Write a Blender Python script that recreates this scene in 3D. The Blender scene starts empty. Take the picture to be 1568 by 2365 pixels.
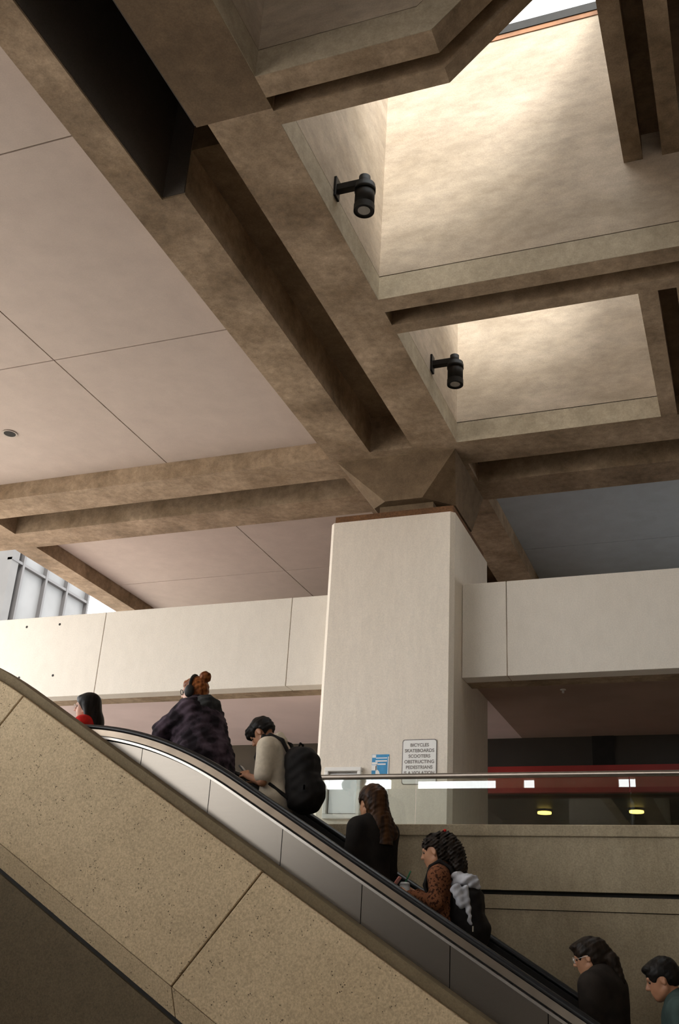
import bpy, bmesh, math, random
import numpy as np
from mathutils import Vector, Matrix

random.seed(7)
SC = bpy.context.scene
COL = SC.collection
PI = math.pi

# ------------------------------------------------------------------ camera
F_PX, W_PX, H_PX = 2392.92, 1568.0, 2365.0
ROLL, PITCH, YAW = 0.06125621, 0.42951485, 0.38558527
EYE = Vector((0.0, 0.0, 1.6))
fw = Vector((-math.sin(YAW) * math.cos(PITCH), math.cos(YAW) * math.cos(PITCH), math.sin(PITCH)))
ri = Vector((math.cos(YAW), math.sin(YAW), 0))
up = ri.cross(fw)
CR = math.cos(ROLL) * ri + math.sin(ROLL) * up
CU = -math.sin(ROLL) * ri + math.cos(ROLL) * up
cam_d = bpy.data.cameras.new('camera')
cam_d.sensor_fit = 'VERTICAL'
cam_d.sensor_height = 36.0
cam_d.lens = 36.0 * F_PX / H_PX
cam_d.clip_end = 500
cam = bpy.data.objects.new('camera', cam_d)
COL.objects.link(cam)
cam.matrix_world = Matrix((
    (CR.x, CU.x, -fw.x, EYE.x), (CR.y, CU.y, -fw.y, EYE.y), (CR.z, CU.z, -fw.z, EYE.z), (0, 0, 0, 1)))
SC.camera = cam

# ------------------------------------------------------------------ sky, sun, exposure
world = bpy.data.worlds.new('sky')
SC.world = world
world.use_nodes = True
bg = world.node_tree.nodes['Background']
bg.inputs[0].default_value = (0.99, 1.0, 1.0, 1)
bg.inputs[1].default_value = 1.0
sun_d = bpy.data.lights.new('sun', 'SUN')
sun_d.energy = 1.35
sun_d.angle = math.radians(18)
sun_d.color = (1.0, 0.95, 0.87)
sun = bpy.data.objects.new('sun', sun_d)
COL.objects.link(sun)
sun.rotation_euler = Vector((-0.50, 0.98, -1.0)).to_track_quat('-Z', 'Y').to_euler()
SC.view_settings.view_transform = 'Standard'
SC.view_settings.look = 'None'
SC.view_settings.gamma = 1.0
SC.view_settings.use_curve_mapping = False
SC.view_settings.exposure = 2.5
SC.cycles.use_denoising = True
SC.cycles.max_bounces = 10
SC.cycles.diffuse_bounces = 6
SC.cycles.sample_clamp_indirect = 8.0

# ------------------------------------------------------------------ node materials
MATS = {}


def new_mat(name):
    m = bpy.data.materials.new(name)
    m.use_nodes = True
    nt = m.node_tree
    return m, nt, nt.nodes['Principled BSDF']


def N(nt, t, **kw):
    n = nt.nodes.new(t)
    for k, v in kw.items():
        if k in n.inputs.keys():
            n.inputs[k].default_value = v
        else:
            setattr(n, k, v)
    return n


def mixc(nt, fac, a, b, mode='MIX'):
    n = nt.nodes.new('ShaderNodeMix')
    n.data_type = 'RGBA'
    n.blend_type = mode
    for sock, v in ((n.inputs[0], fac), (n.inputs[6], a), (n.inputs[7], b)):
        if hasattr(v, 'links'):
            nt.links.new(v, sock)
        else:
            sock.default_value = v if not isinstance(v, tuple) else (*v[:3], 1)
    return n.outputs[2]


def ramp(nt, src, p0, p1, c0=(0, 0, 0), c1=(1, 1, 1)):
    r = nt.nodes.new('ShaderNodeValToRGB')
    r.color_ramp.elements[0].position = p0
    r.color_ramp.elements[1].position = p1
    r.color_ramp.elements[0].color = (*c0, 1)
    r.color_ramp.elements[1].color = (*c1, 1)
    nt.links.new(src, r.inputs[0])
    return r.outputs[0]


def concrete(name, light, dark, scale=1.2, stretch=(1, 1, 1), mottling=0.8, grain=0.12, pits=0.0,
             pit_scale=55, pit_size=0.16, bump=0.15, rough=0.85, stain=None, stain_amt=0.0):
    m, nt, b = new_mat(name)
    tc = N(nt, 'ShaderNodeTexCoord')
    mp = N(nt, 'ShaderNodeMapping')
    mp.inputs['Scale'].default_value = stretch
    nt.links.new(tc.outputs['Object'], mp.inputs[0])
    v = mp.outputs[0]
    n1 = N(nt, 'ShaderNodeTexNoise', Scale=scale, Detail=6.0, Roughness=0.62)
    nt.links.new(v, n1.inputs['Vector'])
    f1 = ramp(nt, n1.outputs[0], 0.5 - 0.2 / max(mottling, .05), 0.5 + 0.2 / max(mottling, .05))
    c = mixc(nt, f1, dark, light)
    if stain:
        n3 = N(nt, 'ShaderNodeTexNoise', Scale=scale * 0.45, Detail=4.0, Roughness=0.55)
        mp3 = N(nt, 'ShaderNodeMapping')
        mp3.inputs['Location'].default_value = (3.1, 7.7, 1.3)
        nt.links.new(v, mp3.inputs[0])
        nt.links.new(mp3.outputs[0], n3.inputs['Vector'])
        f3 = ramp(nt, n3.outputs[0], 0.5, 0.72, (0, 0, 0), (stain_amt,) * 3)
        c = mixc(nt, f3, c, stain)
    n4 = N(nt, 'ShaderNodeTexNoise', Scale=scale * 5.5, Detail=5.0, Roughness=0.65)
    nt.links.new(v, n4.inputs['Vector'])
    a4 = 0.17 * mottling * mottling
    c = mixc(nt, 1.0, c, ramp(nt, n4.outputs[0], 0.3, 0.7, (1 - 1.6 * a4,) * 3, (1 + a4,) * 3), 'MULTIPLY')
    n2 = N(nt, 'ShaderNodeTexNoise', Scale=70.0, Detail=3.0, Roughness=0.7)
    nt.links.new(tc.outputs['Object'], n2.inputs['Vector'])
    g = ramp(nt, n2.outputs[0], 0.3, 0.7, (1 - grain * 2,) * 3, (1 + grain,) * 3)
    c = mixc(nt, 1.0, c, g, 'MULTIPLY')
    h = n2.outputs[0]
    if pits > 0:
        vo = N(nt, 'ShaderNodeTexVoronoi', Scale=pit_scale)
        vo.inputs['Randomness'].default_value = 1.0
        nt.links.new(tc.outputs['Object'], vo.inputs['Vector'])
        np_ = N(nt, 'ShaderNodeTexNoise', Scale=pit_scale * 0.35, Detail=1.0)
        nt.links.new(tc.outputs['Object'], np_.inputs['Vector'])
        sel = ramp(nt, np_.outputs[0], 0.56, 0.66)
        dot = ramp(nt, vo.outputs['Distance'], pit_size, pit_size + 0.1, (pits,) * 3, (0, 0, 0))
        pf = mixc(nt, 1.0, dot, sel, 'MULTIPLY')
        c = mixc(nt, pf, c, (0.05, 0.035, 0.02))
    nt.links.new(c, b.inputs['Base Color'])
    b.inputs['Roughness'].default_value = rough
    b.inputs['Specular IOR Level'].default_value = 0.25
    if bump > 0:
        bp = N(nt, 'ShaderNodeBump', Strength=bump, Distance=0.01)
        hh = N(nt, 'ShaderNodeMath', operation='ADD')
        nt.links.new(h, hh.inputs[0])
        nt.links.new(n1.outputs[0], hh.inputs[1])
        nt.links.new(hh.outputs[0], bp.inputs['Height'])
        nt.links.new(bp.outputs[0], b.inputs['Normal'])
    MATS[name] = m
    return m


def plain(name, col, rough=0.6, metal=0.0, var=0.12, scale=30, emit=None, strength=0.0, col2=None, lo=0.4, hi=0.6,
          spec=0.4, bump=0.0, stretch=(1, 1, 1)):
    m, nt, b = new_mat(name)
    tc = N(nt, 'ShaderNodeTexCoord')
    mp = N(nt, 'ShaderNodeMapping')
    mp.inputs['Scale'].default_value = stretch
    nt.links.new(tc.outputs['Object'], mp.inputs[0])
    n1 = N(nt, 'ShaderNodeTexNoise', Scale=scale, Detail=4.0)
    nt.links.new(mp.outputs[0], n1.inputs['Vector'])
    c2 = col2 or tuple(x * (1 - var) for x in col)
    c = mixc(nt, ramp(nt, n1.outputs[0], lo, hi), c2, col)
    nt.links.new(c, b.inputs['Base Color'])
    b.inputs['Roughness'].default_value = rough
    b.inputs['Metallic'].default_value = metal
    b.inputs['Specular IOR Level'].default_value = spec
    if bump:
        bp = N(nt, 'ShaderNodeBump', Strength=bump, Distance=0.01)
        nt.links.new(n1.outputs[0], bp.inputs['Height'])
        nt.links.new(bp.outputs[0], b.inputs['Normal'])
    if emit:
        b.inputs['Emission Color'].default_value = (*emit, 1)
        b.inputs['Emission Strength'].default_value = strength
    MATS[name] = m
    return m


def clear_glass(name, tint=(0.93, 0.97, 0.95), refl=0.09, rough=0.0):
    m = bpy.data.materials.new(name)
    m.use_nodes = True
    nt = m.node_tree
    nt.nodes.remove(nt.nodes['Principled BSDF'])
    out = nt.nodes['Material Output']
    tr = N(nt, 'ShaderNodeBsdfTransparent')
    tr.inputs[0].default_value = (*tint, 1)
    gl = N(nt, 'ShaderNodeBsdfGlossy')
    gl.inputs['Roughness'].default_value = rough
    mx = N(nt, 'ShaderNodeMixShader')
    mx.inputs[0].default_value = refl
    nt.links.new(tr.outputs[0], mx.inputs[1])
    nt.links.new(gl.outputs[0], mx.inputs[2])
    nt.links.new(mx.outputs[0], out.inputs[0])
    MATS[name] = m
    return m


# concretes
concrete('beam_concrete', (0.47, 0.355, 0.245), (0.245, 0.172, 0.105), scale=1.9, mottling=1.0, grain=0.10,
         stain=(0.13, 0.088, 0.05), stain_amt=0.75)
concrete('well_concrete', (0.56, 0.475, 0.385), (0.37, 0.30, 0.225), scale=1.3, stretch=(0.7, 0.7, 1.5), mottling=0.8,
         grain=0.06, stain=(0.33, 0.27, 0.20), stain_amt=0.7)
concrete('curb_concrete', (0.46, 0.395, 0.295), (0.34, 0.285, 0.205), scale=2.2, mottling=0.8, grain=0.08)
concrete('panel_concrete', (0.55, 0.465, 0.41), (0.49, 0.41, 0.36), scale=0.7, mottling=0.5, grain=0.03, bump=0.04)
concrete('column_concrete', (0.82, 0.745, 0.645), (0.75, 0.675, 0.575), scale=1.4, stretch=(2.2, 2.2, 0.5), mottling=0.45,
         grain=0.05, bump=0.05)
concrete('parapet_concrete', (0.74, 0.69, 0.615), (0.68, 0.625, 0.545), scale=1.1, stretch=(1.4, 1.4, 0.7), mottling=0.4,
         grain=0.05, bump=0.05)
concrete('precast', (0.585, 0.455, 0.29), (0.495, 0.38, 0.235), scale=1.0, mottling=0.5, grain=0.16, pits=0.85,
         pit_scale=48, pit_size=0.2, bump=0.2, stain=(0.42, 0.30, 0.16), stain_amt=0.35)
concrete('coping_concrete', (0.21, 0.16, 0.095), (0.165, 0.125, 0.07), scale=3, mottling=0.6, grain=0.1)
concrete('ledge_concrete', (0.42, 0.35, 0.24), (0.30, 0.24, 0.155), scale=1.3, stretch=(1.6, 1.6, 0.6), mottling=0.7,
         grain=0.13, stain=(0.22, 0.17, 0.10), stain_amt=0.5)
concrete('rust_pad', (0.22, 0.11, 0.05), (0.13, 0.065, 0.03), scale=6, mottling=1.0, grain=0.15)
concrete('floor_concrete', (0.42, 0.38, 0.33), (0.34, 0.30, 0.26), scale=1.0, mottling=0.5, grain=0.1)
concrete('paving', (0.62, 0.58, 0.53), (0.54, 0.50, 0.46), scale=0.8, mottling=0.5, grain=0.08)
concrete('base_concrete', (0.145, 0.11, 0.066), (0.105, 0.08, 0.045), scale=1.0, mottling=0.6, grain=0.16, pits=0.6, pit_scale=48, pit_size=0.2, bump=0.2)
concrete('shaded_concrete', (0.24, 0.17, 0.105), (0.14, 0.095, 0.055), scale=1.2, mottling=0.9, grain=0.1)  # darker copy of beam_concrete with shade put into the colour
concrete('panel_bluelit', (0.58, 0.65, 0.72), (0.51, 0.57, 0.63), scale=0.7, mottling=0.5, grain=0.03, bump=0.04)  # same panel as panel_concrete; bluish light put into its colour
concrete('plaza_paving', (0.55, 0.50, 0.45), (0.46, 0.42, 0.38), scale=0.5, mottling=0.5, grain=0.1)
concrete('recess_shade', (0.10, 0.085, 0.075), (0.07, 0.06, 0.05), scale=2, mottling=0.5, grain=0.1)  # near black; the darkness inside the recess is put into the colour
plain('dark_wall', (0.085, 0.07, 0.05), 0.8, var=0.25, scale=2)
plain('soffit_shaded', (0.34, 0.235, 0.185), 0.85, var=0.1, scale=1.5)  # darker copy of soffit_plaster; dimness of the right side is painted in
plain('soffit_plaster', (0.74, 0.60, 0.57), 0.85, var=0.07, scale=1.5)
# metals, rubber, glass
plain('brushed_steel', (0.18, 0.158, 0.133), 0.26, metal=0.9, var=0.04, scale=3, stretch=(1, 1, 30))
plain('steel_trim', (0.38, 0.35, 0.31), 0.3, metal=0.9, var=0.08, scale=8)
plain('rail_steel', (0.20, 0.165, 0.135), 0.3, metal=0.85, var=0.1, scale=8)
plain('bronze_strip', (0.24, 0.195, 0.15), 0.25, metal=0.9, var=0.15, scale=8)
plain('rubber', (0.012, 0.012, 0.013), 0.35, var=0.2, scale=20)
plain('joint_black', (0.018, 0.015, 0.012), 0.8, var=0.3, scale=10)
plain('black_paint', (0.014, 0.012, 0.010), 0.55, var=0.25, scale=12, spec=0.2)
plain('step_metal', (0.10, 0.10, 0.10), 0.5, metal=0.5, var=0.3, scale=30)
plain('lens_glass', (0.22, 0.20, 0.17), 0.15, var=0.1, scale=20)
plain('red_fascia', (0.34, 0.022, 0.016), 0.45, var=0.15, scale=2)
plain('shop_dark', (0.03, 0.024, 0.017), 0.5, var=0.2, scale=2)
plain('rust_trim', (0.26, 0.115, 0.05), 0.7, var=0.3, scale=5)
plain('lamp_yellow', (0.9, 0.65, 0.2), 0.4, emit=(1.0, 0.62, 0.12), strength=1.1)
plain('lamp_white', (0.9, 0.9, 0.9), 0.4, emit=(1.0, 0.98, 0.95), strength=22.0)
plain('white_paint', (0.80, 0.78, 0.74), 0.45, var=0.05, scale=10)
plain('paper_white', (0.86, 0.85, 0.82), 0.6, var=0.03, scale=10)
plain('board_glass', (0.66, 0.68, 0.68), 0.12, var=0.05, scale=2)
plain('ink_grey', (0.24, 0.22, 0.20), 0.7, var=0.2, scale=30)
plain('poster_blue', (0.05, 0.31, 0.60), 0.55, var=0.18, scale=9)
plain('facade_frame', (0.055, 0.052, 0.052), 0.5, var=0.1, scale=1)
plain('facade_glass', (0.115, 0.115, 0.115), 0.4, spec=0.2, var=0.12, scale=0.6)
plain('facade_stone', (0.075, 0.072, 0.07), 0.7, var=0.1, scale=1)
clear_glass('rail_glass', refl=0.12)
clear_glass('sky_glass', (0.95, 0.96, 0.96), 0.05)

# ------------------------------------------------------------------ mesh helpers


def link(name, me, mat=None, parent=None):
    o = bpy.data.objects.new(name, me)
    COL.objects.link(o)
    if mat is not None and me is not None and not me.materials:
        me.materials.append(MATS[mat])
    if parent is not None:
        o.parent = parent
    return o


def empty(name, loc=(0, 0, 0), rz=0.0):
    o = bpy.data.objects.new(name, None)
    o.empty_display_size = 0.1
    COL.objects.link(o)
    o.location = loc
    o.rotation_euler = (0, 0, rz)
    return o


def tag(o, label=None, cat=None, group=None, kind=None):
    if label:
        o['label'] = label
    if cat:
        o['category'] = cat
    if group:
        o['group'] = group
    if kind:
        o['kind'] = kind
    return o


def struct(name):
    return tag(empty(name), kind='structure')


def mesh(name, verts, faces, smooth=False):
    me = bpy.data.meshes.new(name)
    me.from_pydata([tuple(v) for v in verts], [], faces)
    me.update()
    if smooth:
        me.polygons.foreach_set('use_smooth', [True] * len(me.polygons))
    return me


BOXF = [(0, 3, 2, 1), (4, 5, 6, 7), (0, 1, 5, 4), (1, 2, 6, 5), (2, 3, 7, 6), (3, 0, 4, 7)]


def boxes_mesh(name, bl, bevel=0.0):
    bm = bmesh.new()
    for (x0, x1, y0, y1, z0, z1) in bl:
        vs = [bm.verts.new(p) for p in ((x0, y0, z0), (x1, y0, z0), (x1, y1, z0), (x0, y1, z0),
                                        (x0, y0, z1), (x1, y0, z1), (x1, y1, z1), (x0, y1, z1))]
        for f in BOXF:
            bm.faces.new([vs[i] for i in f])
    if bevel:
        bmesh.ops.bevel(bm, geom=list(bm.edges), offset=bevel, segments=1, affect='EDGES', profile=0.5)
    me = bpy.data.meshes.new(name)
    bm.to_mesh(me)
    bm.free()
    return me


def box(name, mat, parent, x0, x1, y0, y1, z0, z1, bevel=0.0, org=(0, 0, 0)):
    ox, oy, oz = org
    return link(name, boxes_mesh(name, [(x0 - ox, x1 - ox, y0 - oy, y1 - oy, z0 - oz, z1 - oz)], bevel), mat, parent)


def prism(name, mat, parent, poly, y0, y1, org=(0, 0, 0), bevel=0.0):
    """extrude an (x, z) polygon from y0 to y1"""
    ox, oy, oz = org
    bm = bmesh.new()
    a = [bm.verts.new((x - ox, y0 - oy, z - oz)) for x, z in poly]
    b = [bm.verts.new((x - ox, y1 - oy, z - oz)) for x, z in poly]
    n = len(poly)
    bm.faces.new(a)
    bm.faces.new(b[::-1])
    for i in range(n):
        bm.faces.new((a[i], b[i], b[(i + 1) % n], a[(i + 1) % n]))
    bmesh.ops.recalc_face_normals(bm, faces=bm.faces)
    if bevel:
        bmesh.ops.bevel(bm, geom=list(bm.edges), offset=bevel, segments=1, affect='EDGES', profile=0.5)
    me = bpy.data.meshes.new(name)
    bm.to_mesh(me)
    bm.free()
    return link(name, me, mat, parent)


def sweep(name, mat, parent, path, prof, org=(0, 0, 0), smooth=False, closed=True):
    """sweep a (y, n) profile along an (x, z) path; n is measured along the path normal"""
    ox, oy, oz = org
    V, Fc = [], []
    n, k = len(path), len(prof)
    for i, (x, z) in enumerate(path):
        a = path[max(i - 1, 0)]
        b = path[min(i + 1, n - 1)]
        tx, tz = b[0] - a[0], b[1] - a[1]
        L = math.hypot(tx, tz)
        tx, tz = tx / L, tz / L
        nx, nz = -tz, tx
        if nz < 0:
            nx, nz = -nx, -nz
        for (y, d) in prof:
            V.append((x + nx * d - ox, y - oy, z + nz * d - oz))
    for i in range(n - 1):
        for j in range(k):
            Fc.append((i * k + j, i * k + (j + 1) % k, (i + 1) * k + (j + 1) % k, (i + 1) * k + j))
    Fc.append(tuple(range(k - 1, -1, -1)))
    Fc.append(tuple((n - 1) * k + j for j in range(k)))
    bm = bmesh.new()
    vs = [bm.verts.new(v) for v in V]
    for f in Fc:
        bm.faces.new([vs[i] for i in f])
    bmesh.ops.recalc_face_normals(bm, faces=bm.faces)
    me = bpy.data.meshes.new(name)
    bm.to_mesh(me)
    bm.free()
    if smooth:
        me.polygons.foreach_set('use_smooth', [True] * len(me.polygons))
    return link(name, me, mat, parent)


def tube(name, mat, parent, p0, p1, r0, r1=None, seg=20, caps=True, org=(0, 0, 0)):
    r1 = r0 if r1 is None else r1
    p0, p1, og = Vector(p0), Vector(p1), Vector(org)
    d = (p1 - p0).normalized()
    a = d.orthogonal().normalized()
    b = d.cross(a)
    bm = bmesh.new()
    A = [bm.verts.new(p0 - og + r0 * (math.cos(t) * a + math.sin(t) * b)) for t in [2 * PI * i / seg for i in range(seg)]]
    B = [bm.verts.new(p1 - og + r1 * (math.cos(t) * a + math.sin(t) * b)) for t in [2 * PI * i / seg for i in range(seg)]]
    for i in range(seg):
        f = bm.faces.new((A[i], A[(i + 1) % seg], B[(i + 1) % seg], B[i]))
        f.smooth = True
    if caps:
        bm.faces.new(A[::-1])
        bm.faces.new(B)
    me = bpy.data.meshes.new(name)
    bm.to_mesh(me)
    bm.free()
    return link(name, me, mat, parent)


# ================================================================== SETTING
ZS = 7.75          # underside of the beams
ZP = 8.0           # underside of the ceiling panels
ZT = 11.0          # head of the skylight wells

# floors
fl = box('floor', 'floor_concrete', None, -12.5, 12, -14, 9.3, -0.25, 0.0)
tag(fl, kind='structure')
uf = struct('floor_upper')
box('slab', 'paving', uf, -13, 12, 9.42, 22, 2.2, 2.5)
box('landing', 'paving', uf, -13, -5.55, 7.42, 9.42, 2.2, 2.5)
gal = struct('floor_gallery')
box('slab', 'soffit_plaster', gal, -11.0, -4.56, 11.85, 14.8, 5.0, 5.3)
box('slab', 'soffit_shaded', gal, -2.965, 9.0, 11.85, 14.8, 5.0, 5.3)
box('slab', 'soffit_plaster', gal, -4.56, -2.965, 12.71, 14.8, 5.0, 5.3)
pz = box('floor_plaza', 'plaza_paving', None, -120, -13, -90, 90, 2.2, 2.5)
tag(box('floor_terrace', 'paving', None, -13, -8.4, -90, 7.4, 2.2, 2.5), kind='structure')
tag(pz, kind='structure')
pz2 = box('floor_court', 'plaza_paving', None, -13, 60, -90, -14, -0.3, 0.0)
tag(pz2, kind='structure')
wl = box('blocker_wall_left', 'base_concrete', None, -8.4, -8.1, -13.5, 7.2, -0.25, 3.5)  # unseen wall added close in to shade the lower front wall
tag(wl, kind='structure')
wb = struct('blocker_wall_rear')  # unseen wall added to block light, opening on the right added for brightness
box('wall_panel', 'dark_wall', wb, -13.0, 0.3, -13.9, -13.5, 0.0, 7.45)  # part of the added unseen blocker wall
box('wall_panel', 'dark_wall', wb, 4.8, 9.0, -13.9, -13.5, 0.0, 7.45)  # part of the added unseen blocker wall
box('wall_panel', 'dark_wall', wb, 0.3, 4.8, -13.9, -13.5, 0.0, 2.8)  # part of the added unseen blocker wall, below its opening
wk = box('blocker_wall_back', 'ledge_concrete', None, -10.3, 2.0, 17.8, 18.1, 5.3, 8.0)  # unseen wall added to cut the light on the rear ceiling panels
tag(wk, kind='structure')
wr = box('wall_right', 'ledge_concrete', None, 9.0, 9.3, -14, 20, -0.25, 11.0)
tag(wr, kind='structure')

# ---------------------------------------------------------------- ceiling
ceil = struct('ceiling')


def cpanels(xs, ys, z=ZP, mat='panel_concrete', gap=0.008):
    for i in range(len(xs) - 1):
        for j in range(len(ys) - 1):
            box('ceiling_panel', mat, ceil, xs[i] + gap, xs[i + 1] - gap, ys[j] + gap, ys[j + 1] - gap, z, z + 0.1)


cpanels([-10.31, -7.01, -4.58], [-13.5, -12.36, -9.42, -6.48, -3.54, -0.6, 2.34, 5.28, 8.22, 10.89])
cpanels([-10.31, -7.01, -4.58], [12.53, 14.97, 17.4])
cpanels([-2.94, 0.2, 3.0], [12.53, 14.97, 17.4], mat='panel_bluelit')
box('backing_slab', 'joint_black', ceil, -10.7, -4.5, -13.5, 17.4, ZP + 0.1, ZP + 0.5)
box('backing_slab', 'joint_black', ceil, -3.0, 9.0, 11.0, 17.4, ZP + 0.1, ZP + 0.5)
box('backing_slab', 'panel_concrete', ceil, 4.1, 9.0, -13.5, 17.4, ZP, ZP + 0.5)

# main beam along the depth: two ribs with a groove between
box('beam_rib', 'beam_concrete', ceil, -4.60, -4.04, 5.96, 17.4, ZS, 8.9)
box('beam_rib', 'beam_concrete', ceil, -4.60, -4.265, -13.5, 5.96, ZS, 8.9)
box('beam_rib', 'beam_concrete', ceil, -3.48, -2.92, 5.3, 17.4, ZS, 8.02)
box('beam_rib', 'shaded_concrete', ceil, -3.58, -2.92, -13.5, 5.3, ZS, 8.02)
box('beam_web', 'beam_concrete', ceil, -3.48, -2.98, 5.3, 17.4, 8.02, ZT)
box('beam_web', 'beam_concrete', ceil, -3.58, -2.98, -13.5, 5.3, 8.02, ZT)
box('beam_groove', 'shaded_concrete', ceil, -4.04, -3.48, 5.96, 17.4, 8.25, 8.9)
box('beam_node', 'beam_concrete', ceil, -4.04, -3.48, 10.85, 12.55, ZS, 8.25)
box('deep_recess', 'recess_shade', ceil, -4.60, -4.20, -13.5, 6.2, 8.9, 10.3)
box('deep_recess', 'recess_shade', ceil, -4.40, -3.48, 5.97, 6.2, 8.3, 10.3)
box('deep_recess', 'recess_shade', ceil, -4.60, -3.4, -13.5, 6.2, 10.3, 10.5)
box('recess_shade_sheet', 'recess_shade', ceil, -4.265, -4.255, -13.5, 5.95, ZS + 0.02, 10.3)  # thin dark sheets added to paint shade onto the recess sides
box('recess_shade_sheet', 'recess_shade', ceil, -4.255, -4.045, 5.945, 5.96, ZS + 0.02, 10.3)
box('recess_shade_sheet', 'recess_shade', ceil, -3.60, -3.58, -13.5, 5.3, ZS + 0.02, 10.3)

# main cross beam: two ribs with a groove between, left and right of the column
for x0, x1 in ((-13.2, -4.60), (-2.92, 3.0)):
    box('beam_rib', 'beam_concrete', ceil, x0, x1, 10.87, 11.45, ZS, 8.02 if x0 > -5 else 8.6)
    box('beam_rib', 'beam_concrete', ceil, x0, x1, 12.0, 12.55, ZS, 8.6)
    box('beam_groove', 'shaded_concrete', ceil, x0, x1, 11.45, 12.0, 8.15, 8.6)
box('beam_node', 'beam_concrete', ceil, -13.2, -10.31, 11.45, 12.0, ZS, 8.2)
box('edge_beam', 'beam_concrete', ceil, -10.72, -10.31, -13.5, 10.87, ZS, 8.6)
box('edge_beam', 'beam_concrete', ceil, -10.72, -10.31, 12.55, 17.4, ZS, 8.6)
box('edge_beam', 'beam_concrete', ceil, -10.72, 9.0, 17.4, 17.8, ZS, 8.6)
box('edge_beam', 'beam_concrete', ceil, -10.72, 9.0, -13.9, -13.5, ZS, 8.9)
for x0, x1 in ((-10.7, -9.86), (-7.3, -6.45), (-6.1, -3.6), (-3.1, 0.3), (4.8, 9.0)):
    box('blocker_infill', 'ledge_concrete', ceil, x0, x1, -13.8, -13.6, 7.45, ZS)  # unseen pieces, gaps placed to reflect as white strips in the glass

# ---- skylight wells to the right of the main beam
XL, XR = -2.92, -0.51
# cross beam between well two and three (double rib)
box('beam_rib', 'beam_concrete', ceil, XL, 2.43, 7.86, 8.07, ZS, 8.02)
box('beam_rib', 'beam_concrete', ceil, XL, 2.43, 8.30, 8.46, ZS, 8.02)
box('beam_groove', 'shaded_concrete', ceil, XL, -0.33, 8.07, 8.30, 8.0, 8.2)
box('beam_groove', 'shaded_concrete', ceil, -0.33, 2.43, 8.07, 8.30, 8.0, 8.2)
# right hand beam of the third well
box('beam_rib', 'beam_concrete', ceil, -0.51, -0.33, 8.46, 10.87, ZS, 8.02)
box('beam_rib', 'beam_concrete', ceil, -0.16, 0.02, 8.46, 10.87, ZS, 8.02)
box('beam_groove', 'shaded_concrete', ceil, -0.33, -0.16, 8.46, 10.87, 8.0, 8.2)
# raised beam inside the second well
box('raised_beam', 'beam_concrete', ceil, -0.51, -0.335, 4.985, 7.86, 8.83, 9.2)
box('raised_beam', 'beam_concrete', ceil, -0.16, 0.02, 4.985, 7.86, 8.83, 9.2)
box('raised_beam', 'beam_concrete', ceil, -0.51, 0.02, 4.985, 7.86, 9.13, ZT)
# cross beam between well one and two, folding upward at 45 degrees


def fold_poly(z_up):
    return [(XL, ZS), (-1.55, ZS), (-0.47, 8.83), (0.02, 8.83), (0.02, 8.83 + z_up), (-0.585, 8.83 + z_up),
            (-1.665, ZS + z_up), (XL, ZS + z_up)]


prism('fold_beam', 'beam_concrete', ceil, fold_poly(0.27), 4.985, 5.19)
prism('fold_beam', 'beam_concrete', ceil, fold_poly(0.27), 5.33, 5.475)
pz_ = fold_poly(0.27)
prism('fold_groove', 'beam_concrete', ceil, [(XL, 8.0), (-1.655, 8.0), (-0.575, 9.08), (0.02, 9.08), (0.02, 9.3),
                                              (-0.66, 9.3), (-1.74, 8.2), (XL, 8.2)], 5.19, 5.33)

# well walls, a fine joint above the curb
JZ = 8.02
JG = 8.034
wells = struct('wall_wells')


def wall(name, *a):
    return box(name, 'well_concrete', wells, *a)


wall('well_wall', XL - 0.06, XL, -13.5, 4.985, JG, ZT)
wall('well_wall', XL - 0.06, XL, 5.475, 7.86, JG, ZT)
wall('well_wall', XL - 0.06, XL, 8.46, 10.87, JG, ZT)
wall('well_wall', XL, 2.43, 7.86, 8.02, JG, 10.87)
wall('well_wall', XL, 2.43, 10.87, 11.0, JG, 10.87)
wall('well_wall', 0.02, 2.43, 10.87, 11.0, 10.87, ZT)
wall('well_wall', XL, 2.43, 8.3, 8.46, JG, 10.87)
wall('well_wall', 0.02, 2.43, 8.02, 8.46, 10.87, ZT)
wall('well_wall', XR, XR + 0.12, 8.46, 10.87, JG, 10.87)
wall('well_wall', 2.43, 2.55, -13.5, 10.87, ZS, ZT)
prism('well_wall', 'well_concrete', wells, [(XL, JG), (-1.665, JG), (-0.585, JG + 1.08), (0.02, JG + 1.08), (0.02, ZT), (XL, ZT)],
      4.985, 5.14)
wall('well_wall', 0.02, 2.43, 4.985, 5.14, 8.83, ZT)
box('curb', 'curb_concrete', wells, XL - 0.03, XL + 0.004, -13.5, 4.981, ZS + 0.001, JZ)
box('curb', 'curb_concrete', wells, XL - 0.03, XL + 0.004, 5.479, 7.856, ZS + 0.001, JZ)
box('curb', 'curb_concrete', wells, XL - 0.03, XL + 0.004, 8.464, 10.866, ZS + 0.001, JZ)
box('curb', 'curb_concrete', wells, XL, 2.43, 7.855, 7.9, ZS + 0.001, JZ)
box('curb', 'curb_concrete', wells, XL, XR, 10.865, 10.9, ZS + 0.001, JZ)
prism('curb', 'curb_concrete', wells, [(XL, ZS + .001), (-1.55, ZS + .001), (-0.47, 8.831), (-0.585, 9.1), (-1.665, JZ), (XL, JZ)],
      4.98, 5.0)
for a in ((XL - 0.05, XL - 0.008, -13.5, 10.87), (XL, 2.43, 7.87, 7.95), (XL, XR, 10.88, 10.95)):
    box('joint', 'joint_black', wells, a[0], a[1], a[2], a[3], JZ - 0.01, JG + 0.01)
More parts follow.
